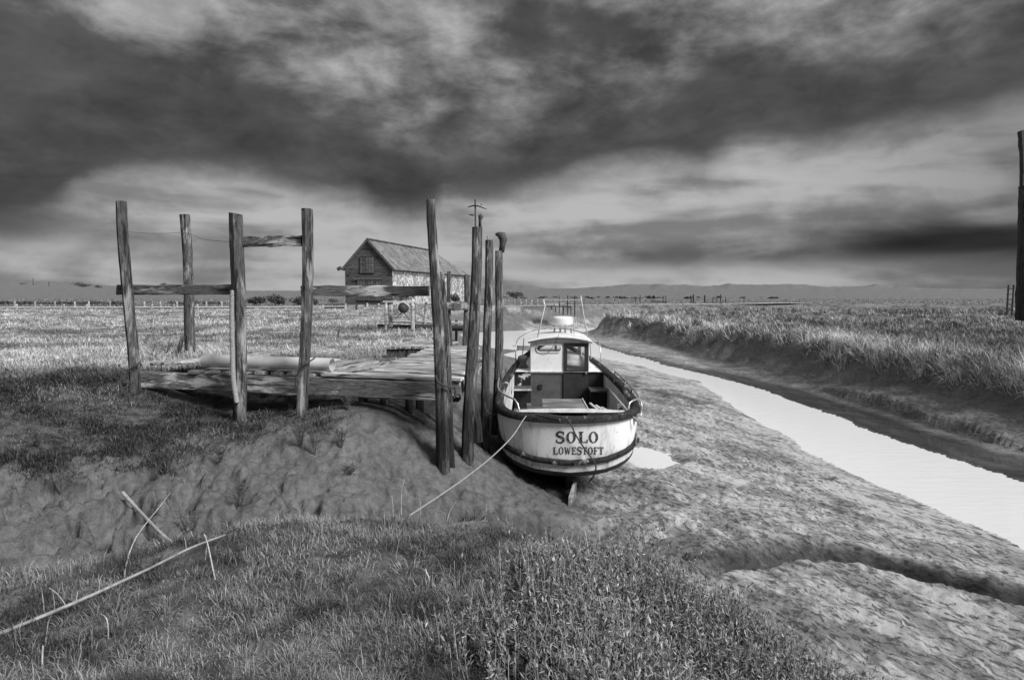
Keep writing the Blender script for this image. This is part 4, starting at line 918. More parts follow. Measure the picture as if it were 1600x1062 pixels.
# ------------------------------------------------------------------ barn
def stone_mat():
    m, q, b = new_mat('flint_and_chalk_wall'); c = objco(q)
    v = q.vor(c, 2.6); cr = q.vor(c, 2.6, 'DISTANCE_TO_EDGE'); n = q.noise(c, 3.0, 5, 0.7); n2 = q.noise(c, 0.35, 4, 0.6)
    colr = q.n.new('ShaderNodeTexVoronoi'); q.l.new(c, colr.inputs['Vector']); colr.inputs['Scale'].default_value = 2.6
    r_ = q.sep(colr.outputs['Color'])[0]
    col = q.mix(q.ss(r_, 0.2, 0.8), 0.22, 0.66); col = q.mix(q.ss(cr, 0.02, 0.10), 0.30, col); col = q.m('MULTIPLY', col, q.mix(q.ss(n2, .35, .65), 0.7, 1.05))
    q.put(b.inputs['Base Color'], grey(q, col)); b.inputs['Roughness'].default_value = 0.9; bump(q, b, q.m('ADD', cr, n), 0.7, 0.06); return m
def tile_mat():
    m, q, b = new_mat('old_pantile_roof'); uv = q.n.new('ShaderNodeUVMap').outputs[0]
    br = q.n.new('ShaderNodeTexBrick'); q.l.new(uv, br.inputs['Vector']); br.inputs['Scale'].default_value = 1.0
    br.inputs['Color1'].default_value = (.13, .13, .13, 1); br.inputs['Color2'].default_value = (.20, .20, .20, 1); br.inputs['Mortar'].default_value = (.05, .05, .05, 1)
    br.inputs['Mortar Size'].default_value = 0.02; br.inputs['Brick Width'].default_value = .34; br.inputs['Row Height'].default_value = .32
    c = objco(q); n = q.noise(c, 0.8, 6, 0.65, 0.3); n3 = q.noise(c, 4, 4, 0.6)
    bwn = q.n.new('ShaderNodeRGBToBW'); q.l.new(br.outputs['Color'], bwn.inputs[0])
    col = q.m('MULTIPLY', bwn.outputs[0], q.mix(q.ss(n, .3, .7), 0.65, 1.5)); col = q.mix(q.ss(n3, .6, .7), col, 0.32)
    q.put(b.inputs['Base Color'], grey(q, col)); b.inputs['Roughness'].default_value = 0.9; bump(q, b, bwn.outputs[0], 0.6, 0.05); return m
M['stone'] = stone_mat(); M['tile'] = tile_mat()
K0 = np.array([-12.96, 74.0, 0.0]); du = np.array([6.1, 28.0, 0]); du /= np.linalg.norm(du); dv = np.array([-du[1], du[0], 0])   # along the flank / across the gable
BW, BL, EV, RZ, RL = 5.55, 30.0, 4.2, 7.15, 21.0
def K(u, v, z): return K0+du*u+dv*v+np.array([0, 0, z])
barn = thing('barn', K(8, 2.7, 0), 'old barn with weatherboarded gable, pale flint flank and tiled roof', 'barn')
MB().add([K(0, 0, -.5), K(BL, 0, -.5), K(BL, 0, EV), K(0, 0, EV)], [(0, 1, 2, 3)]).add([K(0, BW, -.5), K(BL, BW, -.5), K(BL, BW, EV), K(0, BW, EV)], [(3, 2, 1, 0)]).add([K(BL, 0, -.5), K(BL, BW, -.5), K(BL, BW, EV), K(BL, 0, EV)], [(0, 1, 2, 3)]).build('flint_wall', M['stone'], barn)
gb = MB().add([K(.06, 0, -.5), K(.06, BW, -.5), K(.06, BW, EV), K(.06, BW/2, RZ), K(.06, 0, EV)], [(4, 3, 2, 1, 0)]).build('gable_backing', M['darkwood'], barn)
nb = 33
for i in range(nb):
    z0 = i*RZ/nb; z1 = (i+1)*RZ/nb-.02
    def wd(z): return (0, BW) if z <= EV else ((z-EV)/(RZ-EV)*BW/2, BW-(z-EV)/(RZ-EV)*BW/2)
    a0, a1 = wd(z0); b0_, b1_ = wd(min(z1, RZ))
    MB().add([K(-.06, a0, z0), K(-.06, a1, z0), K(-.005, b1_, z1), K(-.005, b0_, z1), K(.05, a0, z0), K(.05, a1, z0)], [(0, 1, 2, 3), (0, 4, 5, 1)]).build('board', M['board'], gb)
def roof_face(name, quad, uvs):
    me = bpy.data.meshes.new(name); org = origin_of(barn); n = len(quad); nrm = np.cross(quad[1]-quad[0], quad[2]-quad[0]); nrm /= np.linalg.norm(nrm); nrm *= np.sign(nrm[2])
    v = [q_-org for q_ in quad]+[q_-org-nrm*.12 for q_ in quad]
    me.from_pydata([x.tolist() for x in v], [], [tuple(range(n)), tuple(range(2*n-1, n-1, -1))]+[(i, i+n, (i+1) % n+n, (i+1) % n) for i in range(n)])
    uvl = me.uv_layers.new(name='UVMap')
    for p in me.polygons:
        for li in p.loop_indices: uvl.data[li].uv = uvs[me.loops[li].vertex_index % n]
    me.materials.append(M['tile']); o = bpy.data.objects.new(name, me); COL.objects.link(o); o.parent = barn; return o
sl = math.hypot(BW/2+.3, RZ-EV+.3)
e_z = EV-.25
roof_face('roof_slope', [K(-.25, -.28, e_z), K(BL+.2, -.28, e_z), K(RL, BW/2, RZ+.06), K(-.25, BW/2, RZ+.06)], [(0, 0), (BL, 0), (RL, sl), (0, sl)])
roof_face('roof_slope', [K(-.25, BW+.28, e_z), K(BL+.2, BW+.28, e_z), K(RL, BW/2, RZ+.06), K(-.25, BW/2, RZ+.06)], [(0, 0), (BL, 0), (RL, sl), (0, sl)])
roof_face('roof_hip', [K(BL+.2, -.28, e_z), K(BL+.2, BW+.28, e_z), K(RL, BW/2, RZ+.06)], [(0, 0), (BW, 0), (BW/2, sl*1.6)])
MB().tube([K(-.27, BW/2, RZ+.1), K(RL, BW/2, RZ+.1)], .13, 8).build('ridge_tiles', M['tile'], barn)
for s_ in (0, 1):
    e0 = K(-.3, -.3 if s_ == 0 else BW+.3, e_z-.02); MB().bar(e0, K(-.3, BW/2, RZ+.04), .05, .22).build('barge_board', M['board'], barn)
MB().tube([K(-.2, -.36, EV-.34), K(BL, -.36, EV-.34)], .06, 6).build('gutter', M['iron'], barn)
def doors(v0, v1, z0, z1, name):
    d_ = MB().add([K(-.13, v0, z0), K(-.13, v1, z0), K(-.13, v1, z1), K(-.13, v0, z1), K(.0, v0, z0), K(.0, v1, z0), K(.0, v1, z1), K(.0, v0, z1)], [(0, 1, 2, 3), (0, 4, 5, 1), (3, 2, 6, 7), (0, 3, 7, 4), (1, 5, 6, 2)]).build(name, M['darkwood'], barn)
    k = max(4, int((v1-v0)/.3))
    for i in range(k):
        a = v0+(v1-v0)*i/k+.02; c = v0+(v1-v0)*(i+1)/k-.02
        MB().add([K(-.17, a, z0+.04), K(-.17, c, z0+.04), K(-.17, c, z1-.04), K(-.17, a, z1-.04)], [(0, 1, 2, 3)]).build('door_board', M['board'], d_)
    return d_
doors(1.25, 4.05, .55, 2.85, 'barn_door'); doors(2.05, 3.7, 3.55, 5.35, 'loft_door')
MB().bar(K(-.2, 1.1, 2.95), K(-.2, 4.5, 2.95), .1, .14).build('door_rail', M['board'], barn)
MB().box(K(4.5, -.03, 1.1), (1.1, .12, 1.3), (du, dv, (0, 0, 1))).build('blocked_window', M['pipe'], barn)
MB().tube([K(-.35, BW+.7, EV-.2), K(-.35, BW+.3, EV+.0)], .2, 8).build('eave_bracket', M['board'], barn)

# ------------------------------------------------------------------ second jetty, fences, far posts
def gzP(px, Y, dz_=0.0):
    X = (px-800)/F_PX*(Y*cT+0.0); return np.array([X, Y, gz_at(X, Y)+dz_])
j2 = thing('small_jetty', P(660, 505, 28), 'small pale landing stage with thin handrails in front of the barn', 'jetty')
d0 = P(592, 501, 28.6); d1 = P(735, 504, 27.0); d0[2] = d1[2] = .32
for k in range(4):
    sh = np.array([.05, .33*k, 0]); MB().bar(d0+sh, d1+sh, .29, .06).build('plank', M['plank'], j2)
MB().bar(d0+np.array([0, -.12, -.2]), d1+np.array([0, -.12, -.2]), .12, .2).build('front_beam', M['darkwood'], j2)
MB().tube([P(648, 509.5, 27.7), P(735, 512.5, 26.9)], .10, 8).build('fender_log', M['darkwood'], j2)
for px, y0, y1 in ((603, 470, 515), (610.5, 476, 510), (645, 468, 516), (666, 471, 518), (650, 474, 503), (700, 470, 530), (713, 500, 535)):
    MB().tube([P(px+(-3 if px == 666 else 0), y1, 27.6), P(px+(-.5 if px == 610.5 else 0), y0, 27.6)], .055 if px not in (645, 610.5) else .085, 7).build('post', M['plank'] if px < 690 else M['darkwood'], j2)
MB().bar(P(599, 471, 27.6), P(690, 471.5, 27.5), .06, .05).build('handrail', M['pipe'], j2); MB().bar(P(591, 478, 28.8), P(668, 477.5, 28.7), .05, .06).build('handrail', M['plank'], j2)
fl2 = thing('float', P(630, 480, 27.2), 'round dark net float propped on thin sticks on the landing stage', 'float')
cc = P(630.5, 480.5, 27.2); MB().lathe(cc, [(.02, -.22), (.12, -.19), (.2, -.1), (.225, 0), (.2, .1), (.12, .19), (.02, .22)], 16).build('ball', M['iron'], fl2, True)
for a_ in ((618, 497), (640, 500)): MB().tube([P(630, 486, 27.2), P(*a_, 27.1)], .018, 5).build('stick', M['iron'], fl2)
MB().tube(rope_pts([P(621, 482, 27), P(622, 475, 27), P(630, 472, 27), P(637, 476, 27), P(640, 480, 27)], 12), .02, 6).build('collar', M['pipe'], fl2, True)

# track and its marker posts
tr = MB(); tp = [(-75, 64.5), (-50, 65.5), (-35, 66.5), (-24, 68), (-16, 71), (-9, 71.5), (0, 73), (14, 79), (40, 92)]
tpp = rope_pts([(a, c, 0.06) for a, c in tp], 60); tn = np.gradient(tpp, axis=0); tn = np.c_[-tn[:, 1], tn[:, 0], 0*tn[:, 0]]; tn /= np.linalg.norm(tn, axis=1)[:, None]
wid = np.where(tpp[:, 0] < -14, 1.6, 1.1)[:, None]
tr.strip(tpp+tn*wid, tpp-tn*wid); M['track'] = plain('pale_gravel', .48, .66, 3, .9)
tag(tr.build('track', M['track'], loc=(0, 0, 0)), 'pale gravel track across the marsh', None, None, 'structure')
fp_protos = MB().box((0, 0, .28), (.13, .13, .66)).build('marker_post', M['plank'], loc=(0, 0, 0)); bevel(fp_protos, .02)
first = True
for i, px in enumerate((22, 54, 85, 116, 138, 171, 225, 250, 276, 322, 346)):
    for Yp, dd in ((68.6, 0),):
        o = fp_protos if first else fp_protos.copy()
        if not first: COL.objects.link(o)
        first = False; p = gzP(px, Yp); o.location = p.tolist()
        tag(o, 'short pale marker post in the far row along the pale track', 'post', 'marker posts on the far side of the track')
for i, px in enumerate((25, 63, 99, 135, 237, 271, 308)):
    o = fp_protos.copy(); COL.objects.link(o); p = gzP(px, 61.5); o.location = (p[0], p[1], p[2]-.12)
    tag(o, 'short pale marker post in the near row beside the pale track', 'post', 'marker posts on the near side of the track')
for i, px in enumerate(range(786, 856, 9)):
    o = fp_protos.copy(); COL.objects.link(o); p = gzP(px, 76+i*.3); o.location = p.tolist()
    tag(o, 'short pale marker post on the bank behind the boat, before the hedge', 'post', 'marker posts beyond the creek')
fn = thing('field_fence', P(560, 485, 60), 'low post and rail fence in the field left of the barn foot', 'fence')
for px, y0, y1 in ((501, 477, 483), (505, 476, 483), (540, 474, 484), (557, 475, 489), (574, 473, 485), (592, 474, 486), (612, 475, 487)): MB().bar(P(px, y1, 58), P(px, y0, 58), .13, .13, (0, 1, 0)).build('post', M['plank'] if px != 557 else M['darkwood'], fn)
MB().bar(P(540, 477.5, 58.2), P(618, 477.5, 58.2), .06, .14).build('rail', M['plank'], fn); MB().bar(P(500, 481, 58.2), P(540, 481, 58.2), .06, .10).build('rail', M['darkwood'], fn)

# jetties and posts far up the creek
def far_jetty(label, posts, deck, Y, name='far_jetty', clutter=()):
    base = P(posts[0][0], posts[0][2], Y); e_ = thing(name, base, label, 'jetty', 'old jetties far up the creek')
    for px, y0, y1, w_ in posts: MB().tube([P(px, y1, Y), P(px, (y0+y1)/2, Y), P(px+random.uniform(-.4, .4), y0, Y)], w_*Y/F_PX/2, 6).build('post', M['darkwood'], e_)
    for x0, x1, yy in deck: MB().bar(P(x0, yy, Y), P(x1, yy+.2, Y), .8, 1.6*Y/F_PX).build('deck', M['darkwood'], e_)
    for x0, x1, yy, hh in clutter: MB().box(P((x0+x1)/2, yy, Y+.5), ((x1-x0)*Y/F_PX, 1.2, hh*Y/F_PX)).build('stacked_gear', M['plank'], e_)
far_jetty('dark ruined jetty seen behind the radar on the boat roof', [(874, 462, 490, 1.2), (887, 461, 492, 1.8), (898, 462, 494, 2.2), (868, 475, 488, 1.6), (880, 476, 492, 2.4), (892, 478, 492, 1.6), (862, 477, 484, 1.4)], [(852, 893, 478.5)], 66, clutter=((855, 864, 475.5, 3), (866, 872, 476, 4), (874, 884, 475, 5)))
far_jetty('group of thick dark posts of a far jetty above the right marsh', [(1080, 462, 476, 2.2), (1083.5, 460, 476, 2.2), (1101, 461, 477, 2.4), (1114, 465, 476, 1.5), (1120, 462, 476, 1), (1126, 460, 476, 1.6), (1134, 464, 476, 1.2)], [(1072, 1086, 474), (1100, 1142, 472.5)], 96, clutter=((1106, 1112, 473.5, 2.4),))
far_jetty('pair of thin posts with a plank right of the boat mast', [(1036, 462, 477, 1.2), (1040.5, 462, 476, 1.2), (1000, 461, 474, 1.4), (993, 466, 480, 1)], [(1018, 1042, 471)], 90)

# ------------------------------------------------------------------ bushes and trees (leaf clumps)
def leaf_cloud(c, rad, n, size, seed, flat=0.0):
    rg = np.random.default_rng(seed); c = np.array(c, float); rad = np.array(rad, float)
    k = 9; cen = rg.normal(size=(k, 3))*0.45; cen[:, 2] = np.abs(cen[:, 2])*0.7
    which = rg.integers(0, k, n); d = rg.normal(size=(n, 3)); d /= np.linalg.norm(d, axis=1)[:, None]; d *= (rg.uniform(0.2, 1, n)**0.5*0.55)[:, None]
    p = c+(cen[which]+d)*rad; p[:, 2] = np.maximum(p[:, 2], c[2]-rad[2]*0.5)
    a = rg.normal(size=(n, 3)); a /= np.linalg.norm(a, axis=1)[:, None]; b_ = np.cross(a, rg.normal(size=(n, 3))); b_ /= np.linalg.norm(b_, axis=1)[:, None]
    s_ = size*rg.uniform(.5, 1.4, n)[:, None]
    V = np.stack([p-a*s_, p+b_*s_*.6, p+a*s_, p-b_*s_*.6], 1).reshape(-1, 3); T = np.arange(4*n).reshape(-1, 4)
    return V, T
M['leaf'] = plain('dark_foliage', .035, .09, 4, .8)
GZ2 = gz.reshape(nrr, na)
def hill_base(px, r_):
    """a point on the built ridge in that direction"""
    j = int(np.argmin(np.abs(ang[:700]-math.atan((px-800)/F_PX)))); ks = np.where((rr > 1150) & (rr < 1750))[0]
    k = ks[np.argmax(GZ2[ks, j])]
    return np.array([C0[0]+math.sin(ang[j])*rr[k], C0[1]+math.cos(ang[j])*rr[k], GZ2[k, j]-.4])
def bush(label, px, py, Y, wpx, hpx, seed, n=900, cat='bush', group=None, trunk=False, name='bush'):
    b0 = P(px, py, Y); b0 = hill_base(px, 1430) if Y > 300 else b0; s_ = b0[1]/F_PX; e_ = thing(name, b0, label, cat, group)
    V, T = leaf_cloud(b0+np.array([0, 0, hpx*s_*.38]), (wpx*s_*.45, wpx*s_*.4, hpx*s_*.55), n, hpx*s_*.09, seed)
    o = raw_mesh('crown', V-b0, T, M['leaf'], None, False); o.parent = e_
    for k in range(3): MB().tube([b0+np.array([(k-1)*wpx*s_*.1, 0, -.1]), b0+np.array([(k-1)*wpx*s_*.2, 0, hpx*s_*.5])], hpx*s_*.03, 5).build('stem' if not trunk else 'trunk', M['darkwood'], e_)
bush('dark bush just right of the post with the plaited rope', 402, 477, 80, 34, 17, 1, group='bushes along the track'); bush('larger dark bush left of the second tall rail post', 436, 478, 78, 44, 19, 2, group='bushes along the track'); bush('dark bush half hidden behind the second tall rail post', 470, 478, 80, 30, 16, 3, group='bushes along the track')
bush('dark bush at the left end of the barn fence', 520, 474, 72, 20, 8, 4, 500, group='bushes along the track'); bush('low dark bush before the barn doors', 572, 470, 70, 44, 9, 5, 700, group='bushes along the track'); bush('low dark bush under the barn window', 628, 472, 71, 40, 12, 6, 700, group='bushes along the track'); bush('rounded dark bush at the far foot of the flint wall', 712, 473, 82, 20, 14, 7, 600, group='bushes along the track')
bush('dark flat topped tree on the far bank right of the mooring posts', 806, 466, 210, 26, 12, 8, 700, 'tree', None, True, 'tree')
bush('scattered dark trees on the left hill crest', 132, 451, 420, 30, 8, 9, 600, 'tree', 'trees on the left hill', True, 'tree'); bush('smaller dark tree right of the cluster on the left hill', 158, 449, 430, 14, 6, 10, 300, 'tree', 'trees on the left hill', True, 'tree')
bush('lone small tree standing above the left rail', 259, 443, 500, 9, 6, 11, 260, 'tree', None, True, 'tree'); bush('tiny dark tree beside a mast on the left hill', 39, 446, 430, 10, 4, 12, 240, 'tree', 'trees on the left hill', True, 'tree')
# far hedge: one mass
Vs, Ts = [], []; off_ = 0; rg = np.random.default_rng(77)
for i in range(60):
    px = 785+i*7.2+rg.uniform(-3, 3); Y = rg.uniform(150, 210); b0 = P(px, 469-rg.uniform(0, 1.5), Y); s_ = Y/F_PX
    V, T = leaf_cloud(b0, (10*s_*.5, 10*s_*.5, rg.uniform(5, 9)*s_*.5), 170, .35, 300+i); Vs.append(V); Ts.append(T+off_); off_ += len(V)
for i in range(26):
    px = rg.uniform(0, 360); Y = rg.uniform(74, 78); b0 = P(px, 474, Y); V, T = leaf_cloud(b0, (1.0, .8, .22), 120, .12, 500+i); Vs.append(V); Ts.append(T+off_); off_ += len(V)
tag(raw_mesh('hedge_foliage', np.vstack(Vs), np.vstack(Ts), M['leaf'], None, False), 'dark straggling hedge line along the far edge of the marsh', None, None, 'stuff')
for i, px in enumerate((57, 80)):
    hb_ = hill_base(px, 1430); tag(MB().tube([hb_, hb_+np.array([0, 0, 13.0-3*i])], .5, 5).build('far_mast', M['darkwood']), ('taller' if i == 0 else 'shorter')+' thin mast on the left hill skyline', 'mast', 'masts on the left hill')

# ------------------------------------------------------------------ grass: blades as real faces
def blades(name, x, y, z, L, wd, az_, lean, tone, mat, label, curl=0.35, rg=RNG):
    n = len(x); ca, sa = np.cos(az_), np.sin(az_)
    fa = az_+np.pi/2+rg.normal(size=n)*0.5; wx, wy = np.cos(fa)*wd/2, np.sin(fa)*wd/2
    hz_ = np.cos(lean); hx = np.sin(lean)
    mx, my, mz = x+ca*hx*L*.5, y+sa*hx*L*.5, z+hz_*L*.55
    l2 = np.minimum(lean+curl*rg.uniform(.3, 1.6, n), 2.0)
    tx, ty, tz = mx+ca*np.sin(l2)*L*.5, my+sa*np.sin(l2)*L*.5, mz+np.cos(l2)*L*.5
    V = np.empty((n, 5, 3)); V[:, 0] = np.c_[x-wx, y-wy, z-.01]; V[:, 1] = np.c_[x+wx, y+wy, z-.01]
    V[:, 2] = np.c_[mx-wx*.8, my-wy*.8, mz]; V[:, 3] = np.c_[mx+wx*.8, my+wy*.8, mz]; V[:, 4] = np.c_[tx, ty, tz]
    b0 = np.arange(n)[:, None]*5
    T = np.concatenate([b0+[0, 1, 3], b0+[0, 3, 2], b0+[2, 3, 4]], 0)
    tn = np.repeat(tone, 5)
    o = raw_mesh(name, V.reshape(-1, 3), T, mat, {'tone': tn}, False)
    return tag(o, label, None, None, 'stuff')
def sample_view(n, y0, y1, power, xpad=1.0, pxr=(-80, 1680)):
    """points on the ground plan, denser near the camera"""
    u = RNG.uniform(0, 1, n); k = 1-power
    yy = (y0**k+u*(y1**k-y0**k))**(1/k)
    px = RNG.uniform(pxr[0], pxr[1], n); return (px-800)/F_PX*yy, yy
M['mound_grass'] = blade_material('short_saltmarsh_grass', .020, .36)
M['field_grass'] = blade_material('pale_winter_grass', .10, .66)
M['marsh_grass'] = blade_material('cordgrass_straw', .035, .78)
M['scrub_grass'] = blade_material('dark_bank_grass', .02, .38)
M['purslane'] = blade_material('sea_purslane_leaf', .014, .46, .45)

def deck_area(x, y):
    """ground covered by the jetty"""
    s_ = (x-A0[0])*bd_[0]+(y-A0[1])*bd_[1]; t_ = (x-A0[0])*bn_[0]+(y-A0[1])*bn_[1]
    right = (t_ > -.1) & (t_ < 5.7) & (s_ > 3.0+t_*.27) & (s_ < 6.2)
    left = (t_ > -.1) & (t_ < 1.3) & (s_ > -.4) & (s_ < 3.2)
    return right | left
def tussocks(nt, per, y0, y1, power, pxr, keep, rad):
    x, y = sample_view(nt, y0, y1, power, pxr=pxr); k = keep(x, y); x, y = x[k], y[k]; m = len(x)
    big = RNG.uniform(.5, 1.5, m)*rad; cnt = np.maximum(4, (per*RNG.uniform(.5, 1.5, m)).astype(int)); ii = np.repeat(np.arange(m), cnt); n = len(ii)
    a = RNG.uniform(0, 2*np.pi, n); r = np.sqrt(RNG.uniform(0, 1, n))
    return x[ii]+np.cos(a)*r*big[ii], y[ii]+np.sin(a)*r*big[ii], a, r, RNG.uniform(0, 1, m)[ii], big[ii]/rad
# 1 mound
x, y = sample_view(335000, 2.1, 6.4, 1.55, pxr=(-260, 1560)); d = mound_d(x, y); k = d < 0.28+RNG.normal(size=len(x))*.06; x, y = x[k], y[k]
cl_ = fbm(x*2.3, y*2.3, 101, 4); fine_ = fbm(x*9, y*9, 103, 2); z = height(x, y)
bare = fbm(x*1.1+3, y*1.1, 107, 3)
k = (RNG.uniform(size=len(x)) < np.clip(.45+1.5*(cl_-.38)+.4*(fine_-.5), .12, 1)) & ~((bare > .60) & (RNG.uniform(size=len(x)) < .35)); x, y, z, cl_, fine_ = x[k], y[k], z[k], cl_[k], fine_[k]
n = len(x); big_ = fbm(x*2.0, y*2.6, 111, 4); L = RNG.uniform(.022, .065, n)*(.6+1.1*sstep(cl_, .35, .65)); tone = np.clip(RNG.beta(1.5, 2.6, n)*(.22+1.35*sstep(big_, .38, .60))+.22*(fine_-.5)+.35*sstep(-mound_d(x, y), .9, 0.0)*sstep(y, 4, 5.2), .0, 1)
st_ = RNG.uniform(size=n) < .006; L = np.where(st_, RNG.uniform(.09, .17, n), L); tone = np.where(st_, RNG.uniform(.7, 1, n), tone)
wind = -0.6+1.6*fbm(x*.8, y*.8, 109, 2)
blades('mound_grass', x, y, z, L, .0014+.0006*np.hypot(x, y), RNG.uniform(0, 6.28, n), RNG.uniform(.15, 1.5, n), tone, M['mound_grass'], 'short wiry grass covering the near mound', .6)
km = lambda x, y: (mound_d(x, y) < .1) & (RNG.uniform(size=len(x)) < np.clip(.2+2.5*(fbm(x*1.4, y*1.4, 161, 3)-.42), .05, 1))
x, y, a, r, tt, bg_ = tussocks(1500, 55, 2.2, 6, 1.3, (-200, 1450), km, .085); z = height(x, y); n = len(x)
blades('mound_tussocks', x, y, z, RNG.uniform(.05, .12, n)*(.5+.5*bg_), .0013+.0006*np.hypot(x, y), a+RNG.normal(size=n)*.6, .1+1.15*r*RNG.uniform(.6, 1.3, n), np.clip(.05+.75*tt**1.6+RNG.normal(size=n)*.12, 0, 1), M['mound_grass'], 'denser tussocks of wiry grass dotted over the near mound', .8)
# 2 dark grass on the left bank
x, y = sample_view(300000, 5.5, 15, 1.4, pxr=(-150, 780)); z = height(x, y); vm_ = veg_mask(x, y, z)*(mound_d(x, y) > .3)
cl_ = fbm(x*1.7, y*1.7, 113, 4)
k = (RNG.uniform(size=len(x)) < vm_*np.clip(.25+2.2*(cl_-.35), .12, 1)) & ~(deck_area(x, y) & (y > 9)); x, y, z, cl_ = x[k], y[k], z[k], cl_[k]; n = len(x)
L = RNG.uniform(.035, .10, n)*(.5+1.4*sstep(cl_, .4, .7)); lt = sstep(y, 11.8, 14.5)
tone = np.clip(RNG.beta(1.4, 3.2, n)*(.5+1.1*sstep(fbm(x*.7, y*1.2, 115, 3), .35, .62))+.3*lt*RNG.uniform(0, 1, n), 0, 1)
blades('bank_grass', x, y, z, L, .002+.0007*np.hypot(x, y), -.9+RNG.normal(size=n)*1.3, RNG.uniform(.2, 1.25, n), tone, M['scrub_grass'], 'dark matted grass on the left bank below the jetty', .5)
# 3 pale field
kf = lambda x, y: (height(x, y) > -.14) & ~deck_area(x, y) & (RNG.uniform(size=len(x)) < np.clip(.35+2.8*(fbm(x*.35, y*.7, 117, 4)-.43), .06, 1))
x, y, a, r, tt, bg_ = tussocks(17000, 14, 11.6, 62, 1.5, (-140, 820), kf, .22); z = height(x, y); k = (z > -.2) & ~deck_area(x, y)
x, y, z, a, r, tt, bg_ = [q[k] for q in (x, y, z, a, r, tt, bg_)]; n = len(x); big_ = fbm(x*.28, y*.5, 119, 3)
tone = np.clip((.25+.6*tt+.25*RNG.normal(size=n)*.6)*sstep(y, 10.8, 15.0)*(.22+1.0*sstep(big_, .36, .55)), .02, 1)
blades('field_grass', x, y, z, RNG.uniform(.08, .22, n)*bg_, .002+.00065*y, a+RNG.normal(size=n)*.5, .15+1.0*r*RNG.uniform(.6, 1.3, n), tone, M['field_grass'], 'pale tussocky winter grass of the field behind the jetty', .7)
# 4 cordgrass on the right bank
def kb(x, y):
    dd = x-xbank(y)+0.9*(fbm(x*0.6, y*0.6, 21, 3)-0.5); e_ = np.exp(-(np.maximum(dd, 0)/2.0)**2)
    return (dd > -.30) & (RNG.uniform(size=len(x)) < np.clip(.25+2.4*(fbm(x*.6, y*.6, 121, 3)-.42)+.5*e_, .08, 1))
x, y, a, r, tt, bg_ = tussocks(26000, 24, 13, 66, 1.35, (900, 1720), kb, .24); z = height(x, y); dd = x-xbank(y)+0.9*(fbm(x*0.6, y*0.6, 21, 3)-0.5)
n = len(x); edge_ = np.exp(-(np.maximum(dd, 0)/2.2)**2); c2 = fbm(x*.33, y*.33, 123, 3)
tone = np.clip((.06+.6*tt**1.4+.4*edge_*tt)*(.4+.75*sstep(c2, .3, .58)+.3*edge_)+RNG.normal(size=n)*.13, .0, 1)
azb = np.where(RNG.uniform(size=n) < .75, a, RNG.uniform(0, 6.3, n))
L = RNG.uniform(.24, .54, n)*(.5+.5*bg_)*(1-.25*r)*(1+.35*edge_)
blades('marsh_grass', x, y, z, L, .003+.0006*y, azb, .12+1.0*r*RNG.uniform(.5, 1.4, n), tone, M['marsh_grass'], 'tall tufted straw coloured cordgrass along the far bank of the creek', .7)
# 5 grass beyond the creek
x, y = sample_view(60000, 60, 140, 1.3, pxr=(-60, 1660)); z = height(x, y); cl_ = fbm(x*.25, y*.25, 127, 4); k = (z > -.95) & (RNG.uniform(size=len(x)) < np.clip(.3+2.2*(cl_-.42), .05, 1)) & (np.abs(y-(65+np.maximum(x+30, 0)*.18)) > 2.2)
x, y, z = x[k], y[k], z[k]; n = len(x)
blades('distant_grass', x, y, z, RNG.uniform(.12, .32, n), .02+.0005*y, RNG.normal(size=n)*2, RNG.uniform(.4, 1.3, n), np.clip(RNG.beta(2, 3, n)*np.where(z < -.1, .3, .6), 0, 1), M['marsh_grass'], 'rough grass on the banks far up the creek')

